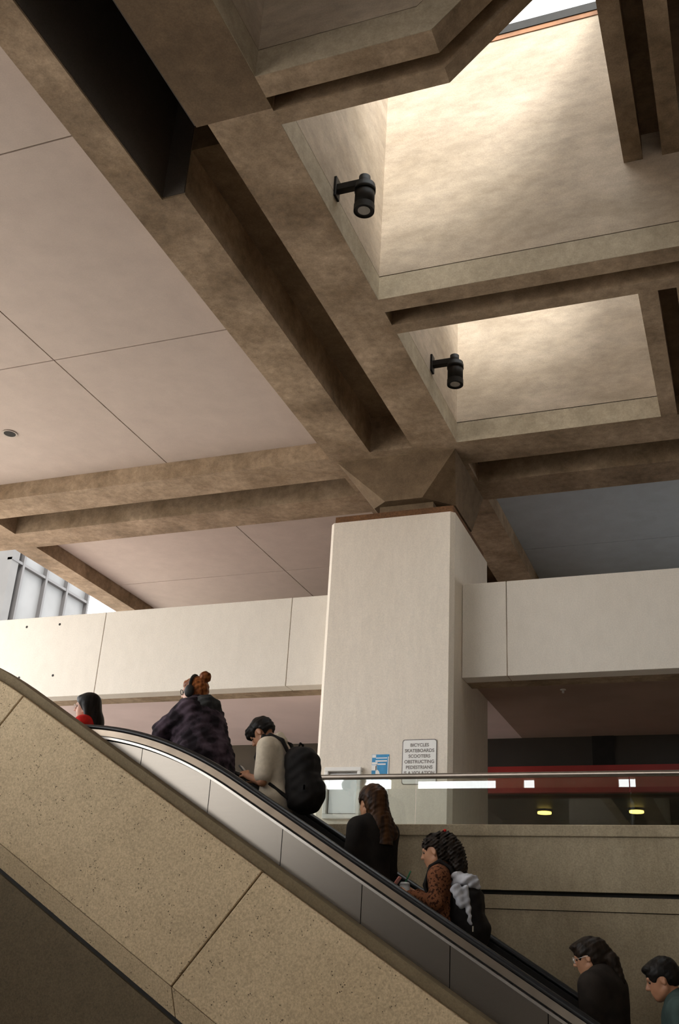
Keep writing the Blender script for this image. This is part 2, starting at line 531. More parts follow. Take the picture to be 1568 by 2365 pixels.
# opaque roof over the unlit bays; unseen slit added to brighten the first well
roof = struct('roof')
box('roof_slab', 'beam_concrete', roof, XL - 0.7, 2.6, -13.5, 4.45, ZT, ZT + 0.2)
box('roof_slab', 'beam_concrete', roof, -1.6, 2.6, 4.45, 5.05, ZT, ZT + 0.2)
box('roof_slab', 'beam_concrete', roof, XL - 0.7, XL, 4.45, 5.05, ZT, ZT + 0.2)
box('roof_slab', 'beam_concrete', roof, -0.5, 2.6, 5.05, 11.1, ZT, ZT + 0.2)
box('roof_slab', 'beam_concrete', roof, 2.43, 9.0, -13.5, 11.1, 8.5, 8.7)
box('roof_slab', 'beam_concrete', roof, XL, 2.55, -13.9, -13.5, 8.0, ZT + 0.2)

# skylights
for k, (y0, y1) in enumerate(((5.14, 7.86), (8.46, 10.87))):
    w = struct('window_%d' % (k + 1))
    box('rust_trim', 'rust_trim', w, XL, XR, y1 - 0.01, y1 + 0.1, 10.87, 10.935)
    for a in ((XL, XR, y1 - 0.02, y1 + 0.1), (XL, XR, y0 - 0.1, y0 + 0.05), (XL - 0.05, XL + 0.02, y0, y1), (XR - 0.02, XR + 0.1, y0, y1)):
        box('frame', 'black_paint', w, a[0], a[1], a[2], a[3], 10.935, 11.05)
    box('pane', 'sky_glass', w, XL, XR, y0, y1, 11.06, 11.07)

# ---------------------------------------------------------------- column
co = (-3.76, 11.83, 0)
colm = tag(empty('concrete_column', (co[0], co[1], 2.5)),
           'tall pale square concrete column carrying the ceiling beams, with notices on its face', 'column')
corg = (co[0], co[1], 2.5)
bm = bmesh.new()
sx0, sx1, sy0, sy1 = -4.56, -2.965, 10.963, 12.70
cz = 0.05
outl = [(sx0 + cz, sy0), (sx1 - cz, sy0), (sx1, sy0 + cz), (sx1, sy1 - cz), (sx1 - cz, sy1), (sx0 + cz, sy1), (sx0, sy1 - cz), (sx0, sy0 + cz)]


def vprism(name, mat, parent, outline, z0, z1, org):
    bm = bmesh.new()
    a = [bm.verts.new((x - org[0], y - org[1], z0 - org[2])) for x, y in outline]
    b = [bm.verts.new((x - org[0], y - org[1], z1 - org[2])) for x, y in outline]
    n = len(outline)
    bm.faces.new(a[::-1])
    bm.faces.new(b)
    for i in range(n):
        bm.faces.new((a[i], a[(i + 1) % n], b[(i + 1) % n], b[i]))
    me = bpy.data.meshes.new(name)
    bm.to_mesh(me)
    bm.free()
    return link(name, me, mat, parent)


vprism('shaft', 'column_concrete', colm, outl, 2.5, 6.87, corg)
pad = box('bearing_pad', 'rust_pad', colm, -4.53, -3.0, 11.05, 12.6, 6.87, 6.99, org=corg)
pad['label'] = 'rust brown bearing pad on top of the column'
box('neck', 'shaded_concrete', colm, -4.0, -3.3, 11.2, 12.3, 6.99, 7.17, org=corg)
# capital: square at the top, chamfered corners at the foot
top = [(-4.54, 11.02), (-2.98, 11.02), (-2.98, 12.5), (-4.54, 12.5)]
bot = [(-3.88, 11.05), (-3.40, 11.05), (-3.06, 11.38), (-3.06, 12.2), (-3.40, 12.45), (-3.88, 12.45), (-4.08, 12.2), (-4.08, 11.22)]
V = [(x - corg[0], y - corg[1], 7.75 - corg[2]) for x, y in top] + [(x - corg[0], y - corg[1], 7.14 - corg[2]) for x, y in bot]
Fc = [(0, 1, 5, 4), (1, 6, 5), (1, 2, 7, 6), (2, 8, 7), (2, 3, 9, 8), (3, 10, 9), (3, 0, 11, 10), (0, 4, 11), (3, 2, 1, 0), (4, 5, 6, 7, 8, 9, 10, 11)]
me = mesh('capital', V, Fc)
link('capital', me, 'shaded_concrete', colm)

# ---------------------------------------------------------------- gallery parapets
PY = 11.35


def parapet(name, xs, label, xl_extra=0):
    org = ((xs[0] + xs[-1]) / 2, PY, 4.92)
    p = tag(empty(name, org), label, 'parapet')
    for i in range(len(xs) - 1):
        box('panel', 'parapet_concrete', p, xs[i] + 0.004, xs[i + 1] - 0.004, PY, PY + 0.22, 4.92, 6.07, org=org, bevel=0.004)
    box('edge_beam', 'beam_concrete', p, xs[0], xs[-1], PY + 0.012, 11.84, 4.925, 5.6, org=org)
    return p, org


pl_, lorg = parapet('parapet', [-16.19, -13.44, -10.69, -7.94, -5.18, -4.562],
                    'long bright white concrete parapet left of the column, above the escalator riders')
parapet('parapet', [-2.963, -2.43, 0.32, 3.07, 5.82, 8.99], 'pale beige concrete parapet right of the column, above the red shopfront')
for (x, z) in ((-9.221, 5.941), (-8.673, 5.944), (-8.639, 5.216), (-9.19, 5.21)):
    tube('tie_hole', 'joint_black', pl_, (x, PY - 0.002, z), (x, PY + 0.02, z), 0.018, seg=10, org=lorg)

# ---------------------------------------------------------------- passage under the gallery
far = struct('wall_far')
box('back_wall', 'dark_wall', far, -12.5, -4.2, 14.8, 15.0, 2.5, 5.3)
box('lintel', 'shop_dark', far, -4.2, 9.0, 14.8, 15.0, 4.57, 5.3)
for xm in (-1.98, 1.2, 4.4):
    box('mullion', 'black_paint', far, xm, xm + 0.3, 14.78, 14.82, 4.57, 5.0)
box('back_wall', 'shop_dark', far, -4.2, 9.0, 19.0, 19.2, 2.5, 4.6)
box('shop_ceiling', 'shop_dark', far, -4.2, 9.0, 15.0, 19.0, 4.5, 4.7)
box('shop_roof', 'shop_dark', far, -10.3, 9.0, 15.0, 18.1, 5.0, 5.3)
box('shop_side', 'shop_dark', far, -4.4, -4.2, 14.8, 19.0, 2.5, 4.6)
fas = tag(box('shop_fascia', 'red_fascia', None, -4.2, 9.0, 14.66, 14.77, 4.205, 4.57),
          'long dark red fascia band over the dim shopfront right of the column', 'fascia')
gw = struct('window_3')
box('pane', 'rail_glass', gw, -4.2, 9.0, 14.9, 14.91, 2.5, 4.21)

# ---------------------------------------------------------------- ledge wall behind the escalator
LY = 9.25
led = struct('wall_ledge')
box('wall_panel', 'ledge_concrete', led, -5.6, 9.0, LY + 0.01, LY + 0.18, 2.434, 2.874)
box('coping', 'ledge_concrete', led, -5.6, 9.0, LY - 0.012, LY + 0.2, 2.874, 2.972, bevel=0.006)
box('wall_panel', 'ledge_concrete', led, -5.6, 9.0, LY + 0.02, LY + 0.18, 2.285, 2.397)
box('wall_panel', 'ledge_concrete', led, -5.6, 9.0, LY + 0.032, LY + 0.18, 0.0, 2.279)
box('joint', 'joint_black', led, -5.6, 9.0, LY + 0.08, LY + 0.18, 2.2, 2.5)

rail_o = (-1.0, LY + 0.05, 2.972)
rail = tag(empty('glass_railing', rail_o), 'frameless glass guardrail with a round steel handrail on the concrete ledge', 'railing')
tube('handrail', 'rail_steel', rail, (-3.95, LY + 0.05, 3.408), (8.9, LY + 0.05, 3.408), 0.0255, seg=16, org=rail_o)
for x0, x1 in ((-3.9, -2.856), (-2.846, -0.95), (-0.94, 0.96), (0.97, 2.87), (2.88, 4.8), (4.81, 6.8)):
    box('glass_pane', 'rail_glass', rail, x0, x1, LY + 0.044, LY + 0.056, 2.972, 3.39, org=rail_o)

# ---------------------------------------------------------------- escalator


def zr(x):
    """height of the handrail along the escalator"""
    if x < -5.40:
        return 3.511
    if x < -3.75:
        d = -3.75 - x
        return 3.032 + 0.5806 * d - 0.5806 * d * d / (2 * 1.65)
    if x < -0.30:
        return 2.372 - (x + 2.613) * 0.5806
    if x < 0.1:
        d = x + 0.30
        return 1.029 - 0.5806 * d + 0.5806 * d * d / (2 * 0.4)
    return 0.913


def path(x0, x1, dz=0.0, step=0.08):
    n = max(2, int(abs(x1 - x0) / step))
    return [(x0 + (x1 - x0) * i / n, zr(x0 + (x1 - x0) * i / n) + dz) for i in range(n + 1)]


eo = (-2.6, 8.1, 0.0)
esc = tag(empty('escalator', eo), 'long escalator with steel sides and black handrails carrying seven riders upward', 'escalator')
HRP = [(-.045, -.018), (-.05, 0), (-.04, .02), (0, .026), (.04, .02), (.05, 0), (.045, -.018)]
XA, XB = -6.4, 1.1
for yc in (7.5, 8.65):
    nm = 'handrail'
    sweep(nm, 'rubber', esc, path(XA, XB), [(yc + a, b) for a, b in HRP], org=eo, smooth=True)
sweep('deck_strip', 'bronze_strip', esc, path(XA, XB), [(7.455, -.02), (7.545, -.02), (7.545, -.075), (7.45, -.07)], org=eo)
sweep('deck_groove', 'joint_black', esc, path(XA, XB), [(7.47, -.06), (7.54, -.06), (7.54, -.12), (7.47, -.12)], org=eo)
sweep('edge_trim', 'steel_trim', esc, path(XA, XB), [(7.41, -.082), (7.48, -.078), (7.48, -.1), (7.41, -.1)], org=eo)
jx = [-7.0, -6.55, -5.90, -5.27, -4.63, -3.97, -3.315, -2.66, -2.005, -1.35, -0.70, -0.05, 0.6, 1.1]
for i in range(len(jx) - 1):
    x0, x1 = jx[i] + 0.003, jx[i + 1] - 0.003
    pts = [(x0 + (x1 - x0) * t / 8, zr(x0 + (x1 - x0) * t / 8)) for t in range(9)]
    poly = [(x, z - 0.113) for x, z in pts] + [(x, max(z - 0.95, 0.0)) for x, z in pts[::-1]]
    prism('side_panel', 'brushed_steel', esc, poly, 7.42, 7.44, org=eo)
sweep('inner_skirt', 'black_paint', esc, path(XA, XB), [(7.46, -.10), (7.58, -.10), (7.58, -1.15), (7.46, -1.15)], org=eo)
sweep('inner_skirt', 'black_paint', esc, path(XA, XB), [(8.57, -.02), (8.72, -.02), (8.72, -1.15), (8.57, -1.15)], org=eo)
sweep('inner_trim', 'steel_trim', esc, path(XA, XB), [(8.555, -.105), (8.58, -.105), (8.58, -.135), (8.555, -.135)], org=eo)
# steps
STEP_X = [-0.60 - 0.4 * k for k in range(13)]
smesh = boxes_mesh('step', [(-0.2, 0.21, -0.48, 0.48, -0.23, 0.0)] +
                   [(-0.2 + 0.0, 0.205, -0.47 + 0.06 * i, -0.44 + 0.06 * i, 0.0, 0.012) for i in range(16)])
for x in STEP_X:
    s = link('step', smesh, 'step_metal', esc)
    s.location = (x - eo[0], 0, zr(x) - 0.98 - 0.012 - eo[2])
box('landing_plate', 'step_metal', esc, -6.9, -5.6, 7.6, 8.56, 2.47, 2.515, org=eo)
box('landing_plate', 'step_metal', esc, -0.39, 1.1, 7.6, 8.56, -0.03, 0.02, org=eo)

# ---------------------------------------------------------------- precast wall in front of the escalator
FY = 7.22
fwall = struct('wall_front')


def ztop(x):    # upper edge of the precast face
    if x > -5.75:
        return 2.07 - (x + 2.917) * 0.583
    d = -5.75 - x
    return 3.7216 + 0.583 * d - 0.16 * d * d if d < 1.8 else 3.7216 + 0.583 * 1.8 - 0.16 * 3.24


def zbot(x):
    return 2.522 - (x + 5.75) * 0.5635


sl = Vector((0.866, -0.5))
nrm = Vector((-0.5 * 1.0, -0.866))
joints = [-8.165, -5.765, -3.365, -0.965, 1.435]
for i in range(len(joints) - 1):
    xa, xb = joints[i] + 0.005, joints[i + 1] - 0.005
    # joints run square to the slope
    xa2, xb2 = xa - 0.64, xb - 0.64
    tp = [(xa + (xb - xa) * t / 12, ztop(xa + (xb - xa) * t / 12)) for t in range(13)]
    bt = [(xb2, zbot(xb2)), (xa2, zbot(xa2))]
    prism('precast_panel', 'precast', fwall, tp + bt, FY, FY + 0.2, bevel=0.006)
    # slanting foot of the panel
    V = []
    for x in (xa2, xb2):
        V += [(x, FY + 0.004, zbot(x) - 0.004), (x + 0.0, FY + 0.11, zbot(x) - 0.20), (x, FY + 0.2, zbot(x) - 0.20), (x, FY + 0.2, zbot(x) - 0.004)]
    Fc = [(0, 1, 5, 4), (1, 2, 6, 5), (2, 3, 7, 6), (3, 0, 4, 7), (3, 2, 1, 0), (4, 5, 6, 7)]
    link('panel_foot', mesh('panel_foot', V, Fc), 'precast', fwall)
# overhanging coping strip along the top
cp = [(x, ztop(x)) for x in [(-8.0 + 0.1 * i) for i in range(95)]]
Vc, Fcc = [], []
for (x, z) in cp:
    h = 0.095
    Vc += [(x, FY + 0.055, z + 0.0), (x, FY + 0.02, z + h), (x, FY + 0.2, z + h), (x, FY + 0.2, z)]
for i in range(len(cp) - 1):
    a, b = 4 * i, 4 * i + 4
    for j in range(4):
        Fcc.append((a + j, b + j, b + (j + 1) % 4, a + (j + 1) % 4))
Fcc += [(3, 2, 1, 0), tuple(4 * (len(cp) - 1) + j for j in range(4))]
link('coping', mesh('coping', Vc, Fcc), 'coping_concrete', fwall)
xs_ = [-9.0, 1.4]
prism('joint', 'joint_black', fwall, [(-9.0, zbot(-9.0) - 0.15), (1.4, zbot(1.4) - 0.15), (1.4, zbot(1.4) - 0.26), (-9.0, zbot(-9.0) - 0.26)], FY + 0.13, FY + 0.2)
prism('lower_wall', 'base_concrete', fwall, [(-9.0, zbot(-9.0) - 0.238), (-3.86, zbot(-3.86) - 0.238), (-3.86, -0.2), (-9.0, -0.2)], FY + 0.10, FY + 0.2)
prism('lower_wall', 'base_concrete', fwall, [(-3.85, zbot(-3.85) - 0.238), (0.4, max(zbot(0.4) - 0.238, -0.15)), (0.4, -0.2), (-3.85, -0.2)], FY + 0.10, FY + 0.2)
#PEOPLE
# ================================================================== FIXTURES AND NOTICES
# spotlights on the well walls


def spotlight(y, z, label):
    og = (XL, y, z)
    sp = tag(empty('spotlight', og), label, 'spotlight', 'black wall spotlights in the skylight wells')
    box('wall_plate', 'black_paint', sp, XL, XL + 0.025, y - 0.05, y + 0.05, z - 0.10, z + 0.12, bevel=0.004, org=og)
    box('arm', 'black_paint', sp, XL + 0.02, XL + 0.27, y - 0.035, y + 0.035, z - 0.035, z + 0.04, bevel=0.006, org=og)
    cx = XL + 0.285
    tube('pivot', 'black_paint', sp, (cx - 0.01, y, z - 0.05), (cx - 0.01, y, z + 0.075), 0.052, seg=20, org=og)
    hb = tube('housing', 'black_paint', sp, (cx, y, z - 0.30), (cx, y, z - 0.02), 0.088, seg=28, org=og)
    tube('collar', 'black_paint', hb, (cx, y, z - 0.10), (cx, y, z - 0.05), 0.094, seg=28, org=og)
    tube('rim', 'black_paint', hb, (cx, y, z - 0.315), (cx, y, z - 0.25), 0.092, seg=28, caps=False, org=og)
    tube('lens', 'lens_glass', sp, (cx, y, z - 0.306), (cx, y, z - 0.302), 0.055, seg=24, org=og)
    return sp


spotlight(6.63, 8.08, 'black cylinder spotlight on the wall of the larger upper skylight well')
spotlight(9.72, 8.155, 'black cylinder spotlight on the wall of the smaller lower skylight well')

# recessed downlight in the left ceiling
og = (-8.64, 9.57, ZP)
dl = tag(empty('downlight', og), 'small round recessed downlight in the pinkish ceiling panel at the left edge', 'downlight')
tube('trim_ring', 'rail_steel', dl, (og[0], og[1], ZP - 0.012), (og[0], og[1], ZP + 0.002), 0.10, 0.092, org=og)
tube('bowl', 'joint_black', dl, (og[0], og[1], ZP - 0.0135), (og[0], og[1], ZP - 0.006), 0.078, org=og)
og = (-1.96, 12.3, 5.0)
spk = tag(empty('sprinkler', og), 'tiny white ceiling sprinkler under the gallery right of the column', 'sprinkler')
tube('rosette', 'white_paint', spk, (og[0], og[1], 4.992), (og[0], og[1], 5.0), 0.035, org=og)
tube('nozzle', 'white_paint', spk, (og[0], og[1], 4.955), (og[0], og[1], 4.995), 0.014, org=og)
for (x, y, lab) in ((-3.24, 17.95, 'left yellow ceiling light glowing in the dark shop below the red fascia'),
                    (-1.73, 17.85, 'right yellow ceiling light glowing in the dark shop below the red fascia')):
    og = (x, y, 4.5)
    d = tag(empty('shop_light', og), lab, 'ceiling light', 'yellow lights inside the shop')
    tube('rim', 'black_paint', d, (x, y, 4.47), (x, y, 4.5), 0.14, org=og)
    tube('diffuser', 'lamp_yellow', d, (x, y, 4.44), (x, y, 4.475), 0.115, org=og)

# notices on the column
CY = 10.963


def quad_strip(name, mat, parent, x0, x1, z0, z1, y, org, th=0.002):
    return box(name, mat, parent, x0, x1, y - th, y, z0, z1, org=org)


og = (-4.2, CY, 3.27)
nb = tag(empty('notice_board', og), 'white framed glazed notice board low on the left of the column', 'notice board')
for a in ((-4.42, -3.985, 3.79, 3.835), (-4.42, -3.985, 3.275, 3.325), (-4.42, -4.375, 3.325, 3.79), (-4.03, -3.985, 3.325, 3.79)):
    box('frame', 'white_paint', nb, a[0], a[1], CY - 0.05, CY, a[2], a[3], bevel=0.006, org=og)
box('backing', 'ink_grey', nb, -4.375, -4.03, CY - 0.012, CY, 3.325, 3.79, org=og)
box('sheet', 'board_glass', nb, -4.362, -4.043, CY - 0.016, CY - 0.012, 3.338, 3.765, org=og)

og = (-3.775, CY, 3.33)
po = tag(empty('poster', og), 'small blue and white poster on the column between board and sign', 'poster')
box('sheet', 'poster_blue', po, -3.877, -3.678, CY - 0.004, CY, 3.69, 3.975, org=og)
wh = [(-3.875, -3.83, 3.94, 3.972), (-3.83, -3.70, 3.93, 3.94), (-3.835, -3.70, 3.895, 3.91), (-3.875, -3.81, 3.865, 3.89), (-3.815, -3.715, 3.86, 3.875),
      (-3.877, -3.82, 3.80, 3.86), (-3.83, -3.815, 3.76, 3.85), (-3.69, -3.68, 3.72, 3.95)]
for a in wh:
    quad_strip('print', 'paper_white', po, a[0], a[1], a[2], a[3], CY - 0.004, og)
Vt = [(-3.84, 3.70), (-3.755, 3.70), (-3.79, 3.79), (-3.81, 3.81)]
prism('print', 'paper_white', po, Vt, CY - 0.0065, CY - 0.004, org=og)
og2 = (-3.775, CY, 3.33)
tag(box('paper_notice', 'paper_white', None, -3.877, -3.678, CY - 0.004, CY - 0.0005, 3.335, 3.685),
    'plain white paper taped to the column directly below the blue poster', 'notice')

og = (-3.33, CY, 3.65)
sg = tag(empty('rule_sign', og), 'white sign with grey lettering about bicycles and skateboards on the column', 'sign')
SX0, SX1, SZ0, SZ1 = -3.527, -3.130, 3.64, 4.133


def round_rect(x0, x1, z0, z1, r, n=5):
    pts = []
    for cx, cz2, a0 in ((x1 - r, z1 - r, 0), (x0 + r, z1 - r, 90), (x0 + r, z0 + r, 180), (x1 - r, z0 + r, 270)):
        for i in range(n + 1):
            a = math.radians(a0 + 90 * i / n)
            pts.append((cx + r * math.cos(a), cz2 + r * math.sin(a)))
    return pts


prism('border', 'ink_grey', sg, round_rect(SX0, SX1, SZ0, SZ1, 0.03), CY - 0.006, CY, org=og)
prism('face', 'paper_white', sg, round_rect(SX0 + 0.01, SX1 - 0.01, SZ0 + 0.01, SZ1 - 0.01, 0.025), CY - 0.008, CY - 0.006, org=og)
deps = None
for i, t in enumerate(('BICYCLES', 'SKATEBOARDS', 'SCOOTERS', 'OBSTRUCTING', 'PEDESTRIANS', 'IS A VIOLATION')):
    cu = bpy.data.curves.new('lettering', 'FONT')
    cu.body = t
    cu.align_x = 'CENTER'
    cu.size = 0.050
    cu.extrude = 0.0006
    cu.offset = 0.0012
    tmp = bpy.data.objects.new('tmp_text', cu)
    COL.objects.link(tmp)
    bpy.context.view_layer.update()
    me = bpy.data.meshes.new_from_object(tmp.evaluated_get(bpy.context.evaluated_depsgraph_get()))
    bpy.data.objects.remove(tmp)
    w = max(v.co.x for v in me.vertices) - min(v.co.x for v in me.vertices)
    k = min(1.0, 0.345 / w)
    cxs = (SX0 + SX1) / 2 - og[0]
    for v in me.vertices:
        v.co = Vector((cxs + v.co.x * k, CY - 0.0088 - og[1] + v.co.z * -1.0, 4.052 - 0.0605 * i - og[2] + v.co.y))
    me.name = 'lettering'
    me.materials.clear()
    lo = link('lettering', me, 'ink_grey', sg)
    lo['label'] = 'sign line reading ' + t.lower()

# ---------------------------------------------------------------- office building beyond the plaza
og = (-34, 37, 2.5)
bd = tag(empty('office_building', og), 'grey glass office building seen through the gap beside the edge beam', 'building')
BX = -30.0
box('tower', 'facade_stone', bd, BX - 14, BX - 0.3, 35.1, 41.35, 2.5, 21.5, org=og)
ys = [35.95, 37.72, 39.4, 41.2]
zs_ = [8.0 + 3.4 * i for i in range(5)]
lev = [18.4 - 3.6 * i for i in range(5)]
for i in range(len(ys) - 1):
    for j, zt in enumerate([21.4] + lev[:-1]):
        z0 = lev[j]
        f = box('pane', 'facade_glass', bd, BX - 0.28, BX - 0.22, ys[i] + 0.06, ys[i + 1] - 0.06, z0 + 0.06, zt - 0.06, org=og)
for y in ys:
    box('mullion', 'facade_frame', bd, BX - 0.3, BX, y - 0.07, y + 0.07, 2.5, 21.5, org=og)
for z in lev:
    box('transom', 'facade_frame', bd, BX - 0.3, BX - 0.02, 35.1, 41.3, z - 0.06, z + 0.06, org=og)
box('corner_pier', 'facade_stone', bd, BX - 0.3, BX - 0.05, 35.1, 35.6, 2.5, 21.5, org=og)

# ================================================================== PEOPLE (modelled as smooth solids)


class Field:
    def __init__(self, lo, hi, h):
        self.h = h
        self.lo = np.array(lo, float)
        n = np.ceil((np.array(hi, float) - self.lo) / h).astype(int) + 1
        self.ax = [self.lo[i] + h * np.arange(n[i]) for i in range(3)]
        self.v = np.full(tuple(n), 0.12, np.float32)

    def add(self, prim, k=0.02, sub=False, infl=0.0):
        bb0, bb1, fn = prim
        pad = k + infl + 3 * self.h
        sl = []
        for i in range(3):
            a = np.searchsorted(self.ax[i], bb0[i] - pad)
            b = np.searchsorted(self.ax[i], bb1[i] + pad)
            if b <= a:
                return
            sl.append(slice(a, b))
        P = np.stack(np.meshgrid(*[self.ax[i][sl[i]] for i in range(3)], indexing='ij'), -1)
        d = fn(P) - infl
        a = self.v[tuple(sl)]
        if sub:
            self.v[tuple(sl)] = np.maximum(a, -d)
            return
        hh = np.clip(0.5 + 0.5 * (a - d) / k, 0, 1)
        self.v[tuple(sl)] = a * (1 - hh) + d * hh - k * hh * (1 - hh)

    def mesh(self, name):
        v = self.v
        v[0], v[-1], v[:, 0], v[:, -1], v[:, :, 0], v[:, :, -1] = 1, 1, 1, 1, 1, 1
        s = v < 0
        n = np.array(v.shape) - 1
        cnt = np.zeros(tuple(n), np.int8)
        for dx in (0, 1):
            for dy in (0, 1):
                for dz in (0, 1):
                    cnt += s[dx:dx + n[0], dy:dy + n[1], dz:dz + n[2]]
        m = (cnt > 0) & (cnt < 8)
        idx = np.argwhere(m)
        ids = np.full(tuple(n), -1, np.int64)
        ids[m] = np.arange(len(idx))
        acc = np.zeros((len(idx), 3))
        c = np.zeros(len(idx))
        for axis in range(3):
            o1, o2 = [a for a in range(3) if a != axis]
            for u in (0, 1):
                for w in (0, 1):
                    off = np.zeros(3, int)
                    off[o1], off[o2] = u, w
                    a = idx + off
                    b = a.copy()
                    b[:, axis] += 1
                    va, vb = v[tuple(a.T)], v[tuple(b.T)]
                    cr = (va < 0) != (vb < 0)
                    t = np.where(cr, va / np.where(va == vb, 1, va - vb), 0)
                    p = a.astype(float)
                    p[:, axis] += t
                    acc[cr] += p[cr]
                    c[cr] += 1
        pts = self.lo + self.h * acc / c[:, None]
        quads = []
        for axis in range(3):
            o1, o2 = [a for a in range(3) if a != axis]
            sa = [slice(None)] * 3
            sb = [slice(None)] * 3
            sa[axis], sb[axis] = slice(0, -1), slice(1, None)
            e = s[tuple(sa)] != s[tuple(sb)]
            E = np.argwhere(e)
            E = E[(E[:, o1] > 0) & (E[:, o2] > 0) & (E[:, o1] < n[o1]) & (E[:, o2] < n[o2])]
            inside = s[tuple(E.T)]
            q = []
            for u, w in ((-1, -1), (0, -1), (0, 0), (-1, 0)):
                F_ = E.copy()
                F_[:, o1] += u
                F_[:, o2] += w
                q.append(ids[tuple(F_.T)])
            q = np.stack(q, 1)
            flip = inside if axis != 1 else ~inside
            q[~flip] = q[~flip][:, ::-1]
            quads.append(q)
        Q = np.concatenate(quads)
        Q = Q[(Q >= 0).all(1)]
        me = bpy.data.meshes.new(name)
        me.vertices.add(len(pts))
        me.vertices.foreach_set('co', pts.astype(np.float32).ravel())
        me.loops.add(4 * len(Q))
        me.loops.foreach_set('vertex_index', Q.astype(np.int32).ravel())
        me.polygons.add(len(Q))
        me.polygons.foreach_set('loop_start', np.arange(0, 4 * len(Q), 4, dtype=np.int32))
        me.polygons.foreach_set('use_smooth', np.ones(len(Q), bool))
        me.update(calc_edges=True)
        me.validate()
        return me


def A3(p):
    return np.array(p, float)


def cap(p, q, r1, r2=None):
    p, q = A3(p), A3(q)
    r2 = r1 if r2 is None else r2
    d = q - p
    L2 = max(float(d @ d), 1e-9)
    r = max(r1, r2)

    def fn(P):
        t = np.clip(((P - p) @ d) / L2, 0, 1)
        return np.linalg.norm(P - p - t[..., None] * d, axis=-1) - (r1 + (r2 - r1) * t)
    return np.minimum(p, q) - r, np.maximum(p, q) + r, fn


def ell(c, r, R=None):
    c, r = A3(c), A3(r)
    R = np.eye(3) if R is None else R
    m = r.max()

    def fn(P):
        X = (P - c) @ R
        k0 = np.linalg.norm(X / r, axis=-1)
        k1 = np.linalg.norm(X / (r * r), axis=-1)
        return k0 * (k0 - 1) / np.maximum(k1, 1e-6)
    return c - m, c + m, fn


def rbox(c, half, rad, R=None):
    c, half = A3(c), A3(half)
    R = np.eye(3) if R is None else R
    m = float(np.linalg.norm(half))

    def fn(P):
        X = np.abs((P - c) @ R) - (half - rad)
        return np.linalg.norm(np.maximum(X, 0), axis=-1) + np.minimum(X.max(-1), 0) - rad
    return c - m, c + m, fn


def rotm(ax, a):
    return np.array(Matrix.Rotation(a, 3, ax))


def noisy(prim, amp, freq, seed=0):
    b0, b1, fn = prim

    def f2(P):
        x, y, z = P[..., 0] * freq + seed, P[..., 1] * freq + 2 * seed, P[..., 2] * freq
        return fn(P) + amp * (np.sin(x + 1.7 * np.sin(z * 0.8)) * np.sin(y * 1.1 + z) + 0.6 * np.sin(2.3 * z + 1.9 * x + 0.5))
    return b0 - 2 * amp, b1 + 2 * amp, f2


def hand_prims(wr, d, n, side, curl=0.5, s=1.0):
    """palm, four unequal bent fingers and a thumb leaving the side of the palm"""
    d = A3(d) / np.linalg.norm(d)
    n = A3(n) - (A3(n) @ d) * d
    n = n / np.linalg.norm(n)
    t = np.cross(d, n) * side
    out = []
    for k in (-0.022, 0.0, 0.022):
        out.append((cap(wr + d * 0.012 * s + t * k * 0.6 * s, wr + d * 0.075 * s + t * k * s, 0.015 * s, 0.0135 * s), 0.012))
    for i, (off, L) in enumerate(((-0.031, 0.058), (-0.0105, 0.072), (0.0105, 0.078), (0.031, 0.068))):
        b = wr + d * 0.082 * s + t * off * s
        a1 = curl * 0.9
        d1 = d * math.cos(a1) + n * math.sin(a1)
        m = b + d1 * L * 0.5 * s
        a2 = curl * 2.0
        d2 = d * math.cos(a2) + n * math.sin(a2)
        e = m + d2 * L * 0.5 * s
        out.append((cap(b - d * 0.012 * s, m, 0.0088 * s, 0.0082 * s), 0.004))
        out.append((cap(m, e, 0.0082 * s, 0.0068 * s), 0.003))
    b = wr + d * 0.028 * s + t * 0.026 * s
    m = b + (d * 0.55 + t * 0.6 + n * 0.35) * 0.045 * s
    e = m + (d * 0.75 + t * 0.05 + n * 0.55) * 0.034 * s
    out.append((cap(b, m, 0.0125 * s, 0.0095 * s), 0.008))
    out.append((cap(m, e, 0.0095 * s, 0.0075 * s), 0.003))
    return out


